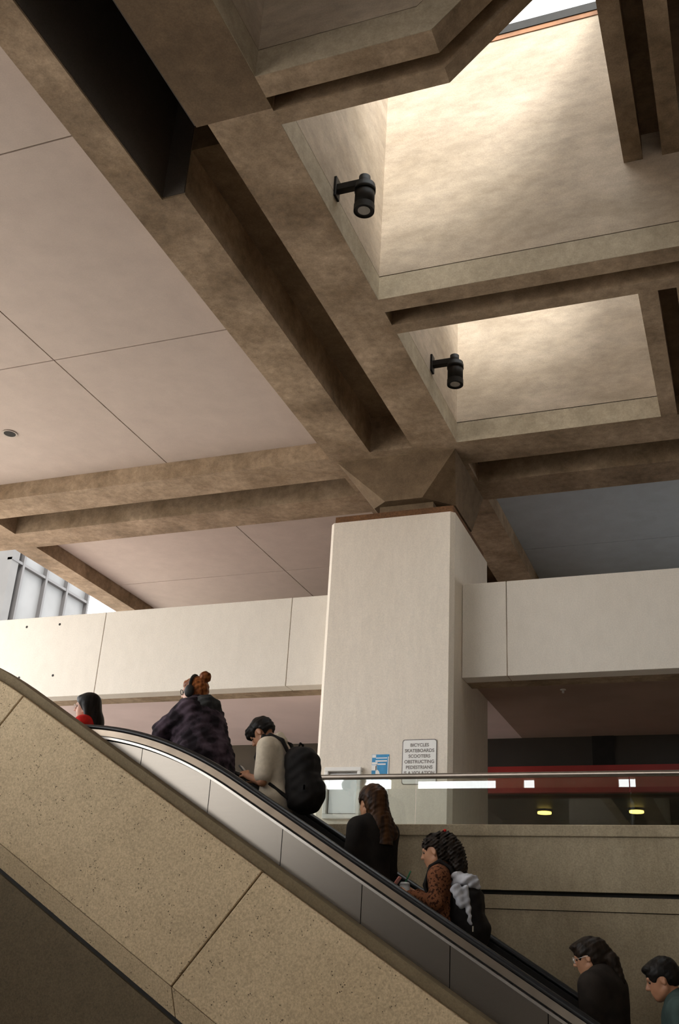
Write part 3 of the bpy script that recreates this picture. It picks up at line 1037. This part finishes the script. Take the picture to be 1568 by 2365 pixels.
class Fig:
    """a posed person in its own frame: x forward, y to the left, z up, feet at the origin"""

    def __init__(self, name, label, loc, heading, H=1.7, lean=0.0, head_pitch=0.0, head_yaw=0.0, build=1.0, sh=0.175,
                 arms=None, head_fwd=0.0):
        self.root = tag(empty(name, loc, heading), label, 'person', 'riders on the escalator')
        self.label, self.loc, self.heading = label, loc, heading
        self.s = s = H / 1.7
        self.b = build
        self.lean = lean
        self.hs = 1.12

        def up_(z, x=0.0, y=0.0):
            dz = z - 0.92
            if dz > 0:
                return A3((x * math.cos(lean) + dz * math.sin(lean), y, 0.92 + dz * math.cos(lean) - x * math.sin(lean))) * s
            return A3((x, y, z)) * s
        self.up = up_
        self.neck0 = up_(1.41)
        self.RH = rotm('Z', head_yaw) @ rotm('Y', lean * 0.6 + head_pitch)
        nb = up_(1.47, 0.012 + head_fwd * 0.5)
        self.neck1 = nb
        self.ho = nb + (self.RH @ A3((0.018 + head_fwd * 0.5, 0, 0.110))) * s
        self.shp = {+1: up_(1.36, 0, sh), -1: up_(1.36, 0, -sh)}
        self.arms = {}
        for sd in (1, -1):
            a = (arms or {}).get(sd, dict(el=(0.0, sd * (sh + 0.05), 1.09), wr=(0.06, sd * (sh + 0.05), 0.85)))
            el = up_(a['el'][2], a['el'][0], a['el'][1])
            wr = up_(a['wr'][2], a['wr'][0], a['wr'][1])
            dd = a.get('dir', tuple(wr - el))
            self.arms[sd] = dict(el=el, wr=wr, dir=A3(dd), n=A3(a.get('n', (0, -sd, -0.2))), curl=a.get('curl', 0.45))

    def hp(self, p):
        return self.ho + (self.RH @ A3(p)) * self.s * self.hs

    def hell(self, c, r, R=None):
        return ell(self.hp(c), A3(r) * self.s * self.hs, self.RH if R is None else self.RH @ R)

    def hcap(self, p, q, r1, r2=None):
        s = self.s * self.hs
        return cap(self.hp(p), self.hp(q), r1 * s, None if r2 is None else r2 * s)

    def torso(self, infl=0.0):
        s, b, u = self.s, self.b, self.up
        Rl = rotm('Y', self.lean)
        return [(ell(u(1.25), A3((0.105 * b, 0.150 * b, 0.185)) * s, Rl), 0.05),
                (ell(u(1.345, -0.01), A3((0.085 * b, 0.165 * b, 0.085)) * s, Rl), 0.05),
                (ell(u(1.06, 0.005), A3((0.098 * b, 0.132 * b, 0.17)) * s, Rl), 0.05),
                (ell(A3((0, 0, 0.93)) * s, A3((0.108 * b, 0.155 * b, 0.13)) * s), 0.05),
                (cap(self.up(1.43, -0.01, 0.03), self.up(1.372, -0.005, 0.16), 0.048 * s, 0.045 * s), 0.05),
                (cap(self.up(1.43, -0.01, -0.03), self.up(1.372, -0.005, -0.16), 0.048 * s, 0.045 * s), 0.05)]

    def legs(self, infl=0.0):
        s = self.s
        out = []
        for sd in (1, -1):
            hip, kn, an = A3((0, sd * 0.085, 0.88)) * s, A3((0.02, sd * 0.09, 0.49)) * s, A3((-0.01, sd * 0.09, 0.085)) * s
            out += [(cap(hip, kn, 0.082 * s, 0.054 * s), 0.03), (cap(kn, an, 0.054 * s, 0.036 * s), 0.03)]
        return out

    def body(self, skin):
        s = self.s
        F_ = Field((-0.5, -0.5, -0.02), (0.75, 0.5, 1.95 * s), 0.0085)
        for p, k in self.torso():
            F_.add(p, k * s)
        for p, k in self.legs():
            F_.add(p, k * s)
        for sd in (1, -1):
            F_.add(cap(A3((-0.03, sd * 0.09, 0.035)) * s, A3((0.15, sd * 0.1, 0.028)) * s, 0.03 * s, 0.026 * s), 0.03)
            a = self.arms[sd]
            F_.add(cap(self.shp[sd], a['el'], 0.048 * s, 0.038 * s), 0.03)
            F_.add(cap(a['el'], a['wr'], 0.039 * s, 0.026 * s), 0.02)
            for p, k in hand_prims(a['wr'], a['dir'], a['n'], sd, a['curl'], s):
                F_.add(p, k)
        F_.add(cap(self.neck0, self.neck1, 0.062 * s, 0.052 * s), 0.03)
        F_.add(cap(self.neck1, self.hp((-0.02, 0, -0.03)), 0.053 * s, 0.05 * s), 0.02)
        # head
        F_.add(self.hell((-0.012, 0, 0.028), (0.096, 0.076, 0.086)), 0.02)
        F_.add(self.hell((0.030, 0, -0.035), (0.060, 0.056, 0.072)), 0.025)
        F_.add(self.hell((0.058, 0, -0.085), (0.028, 0.028, 0.024)), 0.022)
        F_.add(self.hcap((-0.005, 0.05, -0.055), (0.055, 0.012, -0.09), 0.02, 0.02), 0.02)
        F_.add(self.hcap((-0.005, -0.05, -0.055), (0.055, -0.012, -0.09), 0.02, 0.02), 0.02)
        F_.add(self.hcap((0.079, 0.03, 0.024), (0.079, -0.03, 0.024), 0.011), 0.014)
        F_.add(self.hcap((0.084, 0, 0.012), (0.106, 0, -0.024), 0.008, 0.0125), 0.007)
        F_.add(self.hcap((0.094, 0.011, -0.03), (0.094, -0.011, -0.03), 0.0085), 0.006)
        F_.add(self.hcap((0.086, 0.018, -0.054), (0.086, -0.018, -0.054), 0.0075), 0.005)
        F_.add(self.hcap((0.083, 0.016, -0.067), (0.083, -0.016, -0.067), 0.008), 0.005)
        for sd in (1, -1):
            F_.add(self.hell((-0.008, sd * 0.077, -0.008), (0.019, 0.010, 0.032)), 0.006)
            F_.add(self.hell((-0.004, sd * 0.086, -0.004), (0.010, 0.006, 0.019)), sub=True)
        o = link('body', F_.mesh('body'), skin, self.root)
        for sd in (1, -1):
            c = self.hp((0.074, sd * 0.030, 0.004))
            bm = bmesh.new()
            bmesh.ops.create_uvsphere(bm, u_segments=10, v_segments=8, radius=0.0115 * s)
            me = bpy.data.meshes.new('eye')
            for v in bm.verts:
                v.co += Vector(c)
            bm.to_mesh(me)
            bm.free()
            link('eye', me, 'eye_dark', self.root)
        return o

    def top(self, mat, name='top', infl=0.014, sleeve=1.0, h=0.012, noise=None, extra=(), hem=0.86, collar=True, arm_infl=None, cuff=1.0):
        s = self.s
        F_ = Field((-0.6, -0.6, 0.6 * s), (0.75, 0.6, 1.75 * s), h)
        ai = infl if arm_infl is None else arm_infl
        pr = [(p, k, infl) for p, k in self.torso()]
        pr.append((ell(A3((0, 0, hem)) * s, A3((0.108 * self.b, 0.152 * self.b, 0.10)) * s), 0.05, infl))
        for sd in (1, -1):
            a = self.arms[sd]
            el = self.shp[sd] + (a['el'] - self.shp[sd]) * min(sleeve * 2, 1.0)
            r_el = 0.050 if sleeve < 0.5 else 0.042
            pr.append((cap(self.shp[sd], el, 0.050 * s, r_el * s), 0.06, ai))
            if sleeve > 0.5:
                w = a['el'] + (a['wr'] - a['el']) * 0.96 * cuff
                pr.append((cap(a['el'], w, 0.043 * s, 0.033 * s), 0.02, ai))
        if collar:
            pr.append((cap(self.neck0 + A3((-0.005, 0, 0.0)), self.neck0 + (self.neck1 - self.neck0) * 0.45, 0.066 * s, 0.06 * s), 0.03, infl * 0.5))
        for p, k, i in pr:
            F_.add(noisy(p, *noise) if noise else p, k * s, infl=i)
        for p, k in extra:
            F_.add(noisy(p, *noise) if noise else p, k)
        return link(name, F_.mesh(name), mat, self.root)

    def trousers(self, mat):
        s = self.s
        F_ = Field((-0.3, -0.35, 0.02), (0.35, 0.35, 1.08 * s), 0.014)
        for p, k in self.legs():
            F_.add(p, k * s, infl=0.018)
        F_.add(ell(A3((0, 0, 0.92)) * s, A3((0.11 * self.b, 0.157 * self.b, 0.11)) * s), 0.05, infl=0.008)
        link('trousers', F_.mesh('trousers'), mat, self.root)
        for sd in (1, -1):
            G = Field((-0.15, sd * 0.1 - 0.12, -0.02), (0.3, sd * 0.1 + 0.12, 0.2), 0.010)
            G.add(cap(A3((-0.035, sd * 0.09, 0.05)) * s, A3((0.15, sd * 0.1, 0.04)) * s, 0.044 * s, 0.038 * s), 0.03)
            G.add(cap(A3((-0.03, sd * 0.09, 0.05)) * s, A3((-0.03, sd * 0.09, 0.1)) * s, 0.045 * s, 0.045 * s), 0.03)
            G.add(rbox((0.055 * s, sd * 0.095 * s, -0.03), (0.3, 0.2, 0.03), 0.001), sub=True)
            link('shoe', G.mesh('shoe'), 'shoe_black', self.root)

    def hair(self, mat, prims, cuts=(), h=0.008, noise=None, name='hair'):
        c = self.ho
        F_ = Field(c - 0.34, c + 0.30, h)
        for p, k in prims:
            F_.add(noisy(p, *noise) if noise else p, k)
        for p in cuts:
            F_.add(p, sub=True)
        return link(name, F_.mesh(name), mat, self.root)

    def cap_hair(self, t=0.010, back=0.0):
        """hair following the skull, open at the face"""
        return [(self.hell((-0.020, 0, 0.034), (0.098 + t, 0.079 + t, 0.088 + t)), 0.01),
                (self.hell((-0.052, 0, -0.015), (0.062 + t, 0.068 + t, 0.07 + t)), 0.02)]

    def short_hair(self, t=0.010):
        return [(self.hell((-0.018, 0, 0.036), (0.096 + t, 0.077 + t, 0.086 + t)), 0.01),
                (self.hell((-0.058, 0, 0.0), (0.050 + t, 0.062 + t, 0.052 + t)), 0.02)]

    def face_cut(self, front=0.045, low=0.03):
        # clears forehead/face and the ear zone
        return [self.hell((0.115, 0, -0.055), (0.075, 0.12, 0.10)),
                self.hell((0.02, 0.085, -0.045), (0.045, 0.05, 0.062)), self.hell((0.02, -0.085, -0.045), (0.045, 0.05, 0.062))]

    def companion(self, name, label, cat, group=None):
        return tag(empty(name, self.loc, self.heading), label, cat, group)


def build_field(name, mat, parent, lo, hi, h, prims, cuts=(), noise=None):
    F_ = Field(lo, hi, h)
    for p, k in prims:
        F_.add(noisy(p, *noise) if noise else p, k)
    for p in cuts:
        F_.add(p, sub=True)
    return link(name, F_.mesh(name), mat, parent)


plain('skin_light', (0.62, 0.36, 0.26), 0.5, var=0.1, scale=14)
plain('skin_tan', (0.42, 0.20, 0.11), 0.5, var=0.12, scale=14)
plain('skin_warm', (0.50, 0.25, 0.14), 0.5, var=0.12, scale=14)
plain('eye_dark', (0.03, 0.02, 0.015), 0.2, var=0.1)
plain('shoe_black', (0.03, 0.03, 0.03), 0.5, var=0.2)
plain('hair_black', (0.016, 0.013, 0.011), 0.45, var=0.45, scale=40, stretch=(1, 1, 0.15), bump=0.5, spec=0.12)
plain('hair_brown', (0.060, 0.026, 0.010), 0.45, col2=(0.018, 0.009, 0.005), scale=34, stretch=(1, 1, 0.05), bump=0.3, spec=0.12)
plain('hair_auburn', (0.30, 0.10, 0.028), 0.45, col2=(0.13, 0.038, 0.012), scale=40, stretch=(1, 1, 0.4), bump=0.6, spec=0.12)
plain('hair_dark', (0.025, 0.017, 0.012), 0.45, var=0.5, scale=40, stretch=(1, 1, 0.2), bump=0.5, spec=0.12)
plain('fleece', (0.085, 0.060, 0.078), 0.95, col2=(0.016, 0.012, 0.015), scale=9, lo=0.42, hi=0.66, bump=0.8, spec=0.12)
plain('hood_grey', (0.055, 0.055, 0.055), 0.9, var=0.5, scale=12, bump=0.4, spec=0.12)
plain('cream_knit', (0.56, 0.48, 0.37), 0.9, var=0.12, scale=25, bump=0.3, spec=0.12)
plain('khaki', (0.50, 0.38, 0.28), 0.9, var=0.12, scale=12, spec=0.12)
plain('cloth_black', (0.018, 0.015, 0.013), 0.9, var=0.3, scale=12, spec=0.12)
plain('cloth_dark', (0.028, 0.022, 0.018), 0.9, var=0.35, scale=10, spec=0.12)
plain('denim_dark', (0.03, 0.032, 0.04), 0.9, var=0.3, scale=20, spec=0.12)
plain('leopard', (0.18, 0.07, 0.032), 0.9, col2=(0.035, 0.014, 0.008), scale=55, lo=0.40, hi=0.47, spec=0.12)
plain('red_cloth', (0.75, 0.03, 0.025), 0.8, var=0.3, scale=10, spec=0.12)
plain('teal_cloth', (0.05, 0.075, 0.068), 0.9, var=0.2, scale=12, spec=0.12)
plain('pack_black', (0.015, 0.013, 0.012), 0.7, var=0.35, scale=15, bump=0.2, spec=0.12)
plain('grey_sweater', (0.50, 0.50, 0.53), 0.9, var=0.35, scale=9, bump=0.4, spec=0.12)
plain('cup_plastic', (0.55, 0.56, 0.55), 0.2, var=0.1)
plain('straw_green', (0.02, 0.16, 0.06), 0.4, var=0.1)
plain('phone_dark', (0.02, 0.02, 0.022), 0.2, var=0.1)
plain('phone_case', (0.75, 0.30, 0.25), 0.4, var=0.1)
plain('zip_metal', (0.7, 0.62, 0.5), 0.3, metal=0.8)
plain('frame_pale', (0.75, 0.72, 0.68), 0.3, var=0.1)

def step_z(x):
    """tread height of the escalator step under x"""
    xs = min(STEP_X, key=lambda q: abs(q - x))
    return zr(xs) - 0.98


def glasses(fg, mat):
    F_ = Field(fg.ho - 0.16, fg.ho + 0.16, 0.005)
    for sd in (1, -1):
        pts = [fg.hp((0.098, sd * 0.032 + 0.024 * math.cos(a), 0.004 + 0.02 * math.sin(a))) for a in np.linspace(0, 2 * PI, 13)]
        for a, b in zip(pts[:-1], pts[1:]):
            F_.add(cap(a, b, 0.0035), 0.002)
        F_.add(cap(fg.hp((0.096, sd * 0.056, 0.008)), fg.hp((-0.01, sd * 0.083, 0.006)), 0.0032), 0.002)
    F_.add(cap(fg.hp((0.1, 0.01, 0.008)), fg.hp((0.1, -0.01, 0.008)), 0.0032), 0.002)
    return link('glasses', F_.mesh('glasses'), mat, fg.root)


def backpack(fg, label, xb, zc, half, straps=True, extra=None):
    s = fg.s
    bp = fg.companion('backpack', label, 'backpack', 'backpacks worn on the escalator')
    R = rotm('Y', fg.lean)
    c = fg.up(zc, -xb)
    hx, hy, hz = half
    lo, hi = c - 0.55, c + 0.6
    bagp = [(rbox(c, (hx, hy, hz), min(hx, hy) * 0.75, R), 0.02),
            (ell(c + R @ A3((-hx * 0.55, 0, -hz * 0.35)), (hx * 0.85, hy * 0.85, hz * 0.55), R), 0.03),
            (ell(c + R @ A3((0, 0, hz * 0.65)), (hx * 0.9, hy * 0.9, hz * 0.4), R), 0.03)]
    bag = build_field('bag', 'pack_black', bp, lo, hi, 0.011, bagp, noise=(0.004, 28, 1.0))
    hl = [(cap(c + R @ A3((0.02, -0.05, hz * 0.98)), c + R @ A3((0.0, -0.03, hz * 1.16)), 0.010), 0.005),
          (cap(c + R @ A3((0.0, -0.03, hz * 1.16)), c + R @ A3((0.0, 0.03, hz * 1.16)), 0.010), 0.005),
          (cap(c + R @ A3((0.0, 0.03, hz * 1.16)), c + R @ A3((0.02, 0.05, hz * 0.98)), 0.010), 0.005)]
    build_field('grab_handle', 'pack_black', bp, lo, hi, 0.008, hl)
    for sd in (1, -1):
        k = fg.b
        p = [fg.up(zc + hz * 0.75, -xb + hx * 0.6, sd * 0.07), fg.up(1.40, -0.085 * k, sd * 0.085), fg.up(1.452, -0.01, sd * 0.098),
             fg.up(1.41, 0.05 * k, sd * 0.11), fg.up(1.29, 0.082 * k, sd * 0.125), fg.up(1.12, 0.03 * k, sd * 0.152 * k), fg.up(zc - hz * 0.6, -xb + hx * 0.5, sd * 0.12)]
        for i in range(1, 6):
            ctr = fg.up(1.28, 0.0, sd * 0.03)
            d_ = p[i] - ctr
            p[i] = p[i] + 0.034 * d_ / np.linalg.norm(d_)
        prs = []
        for a, b in zip(p[:-1], p[1:]):
            for oy in (-0.013, 0.0, 0.013):
                prs.append((cap(a + A3((0, oy, 0)), b + A3((0, oy, 0)), 0.014), 0.008))
        build_field('strap', 'pack_black', bp, lo, hi + 0.1, 0.009, prs)
    for sd in (0.35, 0.75):
        z = c + R @ A3((-hx * 0.55, hy * sd, -hz * 0.35))
        link('zip_pull', boxes_mesh('zip_pull', [(z[0] - 0.004, z[0] + 0.006, c[1] + hy * 1.0, c[1] + hy * 1.0 + 0.012, z[2] - 0.02, z[2] + 0.018)]), 'zip_metal', bp)
    return bp, c, R


EYR = 8.10
# ---- person 1: long black hair, red top, on the upper landing
f = Fig('person', 'person with long black hair, glasses and a red top near the escalator top', (-6.05, 8.62, 2.515), PI + 0.22, H=1.60,
        head_pitch=0.10, head_yaw=0.1, sh=0.165, arms={1: dict(el=(0.06, 0.20, 1.10), wr=(0.24, 0.13, 1.08)), -1: dict(el=(0.06, -0.20, 1.10), wr=(0.24, -0.13, 1.08))})
f.body('skin_light')
f.top('red_cloth', infl=0.02)
f.trousers('cloth_black')
f.hair('hair_black', f.cap_hair(0.014) + [
    (cap(f.hp((-0.055, 0, 0.03)), f.hp((-0.085, 0, -0.16)), 0.085, 0.088), 0.04),
    (cap(f.hp((-0.085, 0, -0.14)), f.up(1.20, -0.12), 0.088, 0.075), 0.04),
    (cap(f.hp((-0.02, 0.075, 0.0)), f.hp((-0.05, 0.085, -0.20)), 0.03, 0.035), 0.03),
    (cap(f.hp((-0.02, -0.075, 0.0)), f.hp((-0.05, -0.085, -0.20)), 0.03, 0.035), 0.03),
    (f.hell((0.045, 0, 0.085), (0.045, 0.06, 0.025)), 0.02)], cuts=[f.hell((0.115, 0, -0.06), (0.10, 0.14, 0.12))])
glasses(f, 'frame_pale')

# ---- person 2: auburn bun, headphones, dark fleece
f = Fig('person', 'person with an auburn bun, headphones and a bulky dark fleece jacket', (-4.50, EYR, step_z(-4.6)), PI - 0.22, H=1.655, lean=0.04, head_fwd=0.05,
        head_pitch=0.04, head_yaw=0.22, sh=0.19, build=1.12,
        arms={1: dict(el=(0.21, 0.25, 1.18), wr=(0.30, 0.07, 1.17), dir=(0.5, -0.8, 0.1), n=(-0.5, -0.3, 0.6)),
              -1: dict(el=(0.02, -0.30, 1.06), wr=(0.20, -0.22, 0.95))})
f.body('skin_light')
f.top('fleece', name='jacket', infl=0.052, arm_infl=0.042, noise=(0.007, 34, 0.4), hem=0.84, extra=[
    (ell(f.up(1.16, -0.05), (0.20, 0.25, 0.25)), 0.10), (ell(f.up(0.95, -0.09), (0.25, 0.30, 0.24)), 0.10), (ell(f.up(0.80, -0.10), (0.25, 0.30, 0.16)), 0.08)])
build_field('hood', 'hood_grey', f.root, f.neck0 - 0.3, f.neck0 + 0.3, 0.010,
            [(ell(f.up(1.42, -0.10), (0.095, 0.15, 0.10)), 0.04), (ell(f.up(1.46, -0.03), (0.11, 0.125, 0.06)), 0.04)],
            cuts=[f.hell((0.10, 0, -0.06), (0.11, 0.16, 0.12))], noise=(0.005, 40, 0.2))
f.trousers('denim_dark')
f.hair('hair_auburn', f.cap_hair(0.010) + [(f.hell((-0.098, 0, 0.122), (0.050, 0.050, 0.046)), 0.008),
                                           (f.hell((-0.068, 0, 0.095), (0.03, 0.03, 0.025)), 0.012),
                                           (f.hell((0.055, 0, 0.078), (0.045, 0.055, 0.03)), 0.02)],
       cuts=f.face_cut(), noise=(0.004, 60, 0.3))
glasses(f, 'black_paint')
hpn = f.companion('headphones', 'black over-ear headphones on the head with the auburn bun', 'headphones')
arc = [f.hp((-0.012, 0.103 * math.cos(a), -0.005 + 0.146 * math.sin(a))) for a in np.linspace(0, PI, 15)]
build_field('headband', 'black_paint', hpn, f.ho - 0.22, f.ho + 0.22, 0.007,
            [(cap(a, b, 0.015), 0.004) for a, b in zip(arc[:-1], arc[1:])])
for sd in (1, -1):
    build_field('ear_cup', 'black_paint', hpn, f.hp((-0.008, sd * 0.095, -0.012)) - 0.1, f.hp((-0.008, sd * 0.095, -0.012)) + 0.1, 0.007,
                [(f.hell((-0.010, sd * 0.102, -0.014), (0.044, 0.026, 0.055)), 0.005)])

# ---- person 3: cream shirt, bent over a phone, black backpack
f = Fig('person', 'person in a cream short-sleeved shirt bending the head over a phone', (-3.69, EYR, step_z(-3.8)), PI, H=1.65,
        lean=0.13, head_pitch=0.66, sh=0.195, build=1.10, head_fwd=0.035,
        arms={1: dict(el=(0.03, 0.235, 1.06), wr=(0.21, 0.13, 1.15), dir=(0.30, -0.25, 0.30), n=(0.4, -0.7, -0.2), curl=0.55),
              -1: dict(el=(0.04, -0.235, 1.06), wr=(0.22, -0.10, 1.14), dir=(0.30, 0.25, 0.28), n=(0.4, 0.7, -0.2), curl=0.55)})
f.body('skin_tan')
f.top('cream_knit', name='shirt', infl=0.024, sleeve=0.40, arm_infl=0.026, hem=0.95)
build_field('collar', 'cream_knit', f.root, f.neck0 - 0.2, f.neck0 + 0.2, 0.008,
            [(cap(f.up(1.435, -0.045), f.up(1.475, -0.03), 0.072, 0.062), 0.01)], cuts=[cap(f.up(1.47, -0.01), f.up(1.6, 0.05), 0.062, 0.08)])
f.trousers('khaki')
f.hair('hair_black', f.short_hair(0.012) + [(f.hell((0.055, 0, 0.075), (0.058, 0.066, 0.040)), 0.015), (f.hell((0.092, 0, 0.050), (0.028, 0.052, 0.03)), 0.015)],
       cuts=[f.hell((0.125, 0, -0.06), (0.085, 0.12, 0.085)), f.hell((0.008, 0.09, -0.04), (0.052, 0.05, 0.068)), f.hell((0.008, -0.09, -0.04), (0.052, 0.05, 0.068)),
             f.hell((-0.085, 0, -0.115), (0.10, 0.13, 0.085))], noise=(0.003, 70, 0.9))
f.hair('hair_black', [(f.hcap((-0.01, 0.055, -0.06), (0.06, 0.015, -0.098), 0.024, 0.024), 0.02), (f.hcap((-0.01, -0.055, -0.06), (0.06, -0.015, -0.098), 0.024, 0.024), 0.02)], name='beard')
ph = f.companion('phone', 'dark phone held in both hands by the person in the cream shirt', 'phone', 'phones held by riders')
pc = f.up(1.225, 0.295)
F0 = build_field('case', 'phone_dark', ph, pc - 0.12, pc + 0.12, 0.006, [(rbox(pc, (0.007, 0.038, 0.075), 0.006, rotm('Y', 0.75)), 0.002)])
backpack(f, 'large black backpack with metal zip pulls worn over the cream shirt', 0.255, 1.07, (0.13, 0.165, 0.265))

# ---- person 4: seen from behind, long brown hair, black jacket
f = Fig('person', 'person seen from behind with long brown hair and a black jacket', (-2.83, EYR, step_z(-2.6)), PI - 0.50, H=1.705,
        head_pitch=0.10, sh=0.175, arms={1: dict(el=(0.02, 0.21, 1.08), wr=(0.2, 0.15, 0.95)), -1: dict(el=(0.03, -0.21, 1.08), wr=(0.12, -0.17, 0.90))})
f.body('skin_warm')
f.top('cloth_black', name='jacket', infl=0.024)
f.trousers('cloth_black')
f.hair('hair_brown', f.cap_hair(0.014) + [
    (cap(f.hp((-0.055, 0, 0.03)), f.hp((-0.075, -0.012, -0.16)), 0.088, 0.080), 0.04),
    (cap(f.hp((-0.075, -0.012, -0.14)), f.up(1.16, -0.135, -0.03), 0.085, 0.062), 0.04),
    (cap(f.hp((-0.04, -0.06, 0.0)), f.hp((-0.10, -0.10, -0.22)), 0.045, 0.055), 0.04)], cuts=f.face_cut(), noise=(0.003, 70, 0.1))

# ---- person 5: curly dark hair, patterned sweater, phone and drink
f = Fig('person', 'person with curly dark hair in a brown leopard patterned sweater looking at a phone', (-2.25, EYR, step_z(-2.2)), PI + 0.06, H=1.56,
        lean=0.03, head_pitch=0.22, sh=0.165,
        arms={1: dict(el=(0.0, 0.205, 1.15), wr=(0.24, 0.13, 1.21), dir=(0.40, -0.10, 0.16), n=(0.1, -0.9, 0.1), curl=0.5),
              -1: dict(el=(0.0, -0.205, 1.15), wr=(0.23, -0.10, 1.24), dir=(0.40, 0.12, 0.14), n=(0.1, 0.9, 0.1), curl=0.6)})
f.body('skin_warm')
f.top('leopard', name='sweater', infl=0.018)
f.trousers('denim_dark')
curls = f.cap_hair(0.013) + [(f.hell((-0.115, 0, 0.03), (0.075, 0.085, 0.085)), 0.03), (f.hell((-0.15, 0, -0.04), (0.07, 0.085, 0.085)), 0.03),
                             (f.hell((-0.155, 0, -0.13), (0.065, 0.08, 0.085)), 0.03), (f.hell((-0.09, 0, 0.09), (0.05, 0.06, 0.04)), 0.02)]
f.hair('hair_dark', curls, cuts=[f.hell((0.115, 0, -0.05), (0.085, 0.13, 0.105)), f.hell((0.022, 0.088, -0.035), (0.052, 0.05, 0.07)), f.hell((0.022, -0.088, -0.035), (0.052, 0.05, 0.07))], noise=(0.008, 90, 0.5), h=0.007)
build_field('hair_clip', 'red_cloth', f.root, f.hp((-0.10, 0.02, 0.125)) - 0.06, f.hp((-0.10, 0.02, 0.125)) + 0.06, 0.006,
            [(cap(f.hp((-0.11, 0.0, 0.135)), f.hp((-0.09, 0.04, 0.115)), 0.012), 0.004)])
ph = f.companion('phone', 'phone in a pink case held by the person in the leopard sweater', 'phone', 'phones held by riders')
pc = f.up(1.30, 0.385)
pc[1] = 0.07
build_field('case', 'phone_case', ph, pc - 0.13, pc + 0.13, 0.006, [(rbox(pc, (0.007, 0.037, 0.078), 0.006, rotm('Y', -0.62)), 0.002)])
cu_ = f.companion('iced_drink', 'clear plastic cup with a green straw beside the pink phone', 'cup')
cc = f.up(1.26, 0.33)
cc[1] = -0.05
tube('cup', 'cup_plastic', cu_, tuple(cc + A3((0, 0, -0.09))), tuple(cc + A3((0, 0, 0.05))), 0.032, 0.042)
tube('lid', 'cup_plastic', cu_, tuple(cc + A3((0, 0, 0.05))), tuple(cc + A3((0, 0, 0.07))), 0.044, 0.034)
tube('straw', 'straw_green', cu_, tuple(cc + A3((0, 0, 0.06))), tuple(cc + A3((-0.045, 0.0, 0.155))), 0.006, seg=10)
bp, c, R = backpack(f, 'bulky dark backpack worn over the leopard sweater', 0.215, 1.05, (0.12, 0.15, 0.23))
bp2, c2, R2 = bp, c, R
sw = f.companion('grey_sweater', 'pale grey sweater stuffed over the top of the bulky backpack', 'sweater')
build_field('folds', 'grey_sweater', sw, c - 0.35, c + 0.4, 0.010,
            [(ell(c + A3((0.02, 0.02, 0.255)), (0.11, 0.13, 0.055), rotm('Y', 0.25)), 0.03), (ell(c + A3((0.06, 0.07, 0.285)), (0.05, 0.07, 0.045)), 0.02),
             (ell(c + A3((-0.05, 0.06, 0.235)), (0.05, 0.07, 0.04)), 0.02)], noise=(0.008, 45, 0.8))
build_field('sleeve', 'grey_sweater', sw, c - 0.35, c + 0.4, 0.010,
            [(cap(c + A3((0.055, 0.155, 0.19)), c + A3((0.02, 0.165, 0.08)), 0.045, 0.03), 0.02), (cap(c + A3((-0.01, 0.15, 0.2)), c + A3((-0.05, 0.165, -0.04)), 0.022, 0.016), 0.02)],
            noise=(0.006, 45, 0.3))

# ---- person 6: dark hair tied back, glasses, dark top
f = Fig('person', 'person with dark hair tied back, glasses and a dark top near the bottom right', (-1.05, EYR, step_z(-1.0)), PI - 0.30, H=1.565,
        lean=0.10, head_pitch=0.24, head_yaw=0.30, sh=0.20, build=1.22, head_fwd=0.03,
        arms={1: dict(el=(0.03, 0.22, 1.06), wr=(0.24, 0.12, 1.08)), -1: dict(el=(0.03, -0.22, 1.06), wr=(0.24, -0.12, 1.08))})
f.body('skin_warm')
f.top('cloth_dark', name='jacket', infl=0.040)
f.trousers('cloth_black')
f.hair('hair_dark', f.cap_hair(0.012) + [(f.hell((0.05, 0, 0.085), (0.055, 0.06, 0.03)), 0.02),
                                         (cap(f.hp((-0.10, 0, 0.05)), f.hp((-0.15, 0, -0.06)), 0.05, 0.045), 0.03),
                                         (cap(f.hp((-0.15, 0, -0.06)), f.hp((-0.165, 0, -0.20)), 0.045, 0.03), 0.03)], cuts=f.face_cut(), noise=(0.003, 60, 0.7))
glasses(f, 'frame_pale')

# ---- person 7: short dark hair, at the right edge
f = Fig('person', 'person with short dark hair and bare neck at the right edge of the escalator', (-0.545, EYR, step_z(-0.6)), PI + 0.05, H=1.69,
        lean=0.08, head_pitch=0.30, sh=0.195, build=1.08, head_fwd=0.03,
        arms={1: dict(el=(-0.02, 0.24, 1.07), wr=(0.05, 0.24, 0.84)), -1: dict(el=(-0.02, -0.24, 1.07), wr=(0.05, -0.24, 0.84))})
f.body('skin_tan')
f.top('teal_cloth', name='shirt', infl=0.024)
f.trousers('denim_dark')
f.hair('hair_black', f.short_hair(0.010) + [(f.hell((0.05, 0, 0.08), (0.05, 0.062, 0.03)), 0.015)],
       cuts=[f.hell((0.12, 0, -0.06), (0.082, 0.12, 0.10)), f.hell((0.01, 0.085, -0.045), (0.045, 0.05, 0.062)), f.hell((0.01, -0.085, -0.045), (0.045, 0.05, 0.062)),
             f.hell((-0.08, 0, -0.135), (0.09, 0.12, 0.075))], noise=(0.002, 80, 0.7))
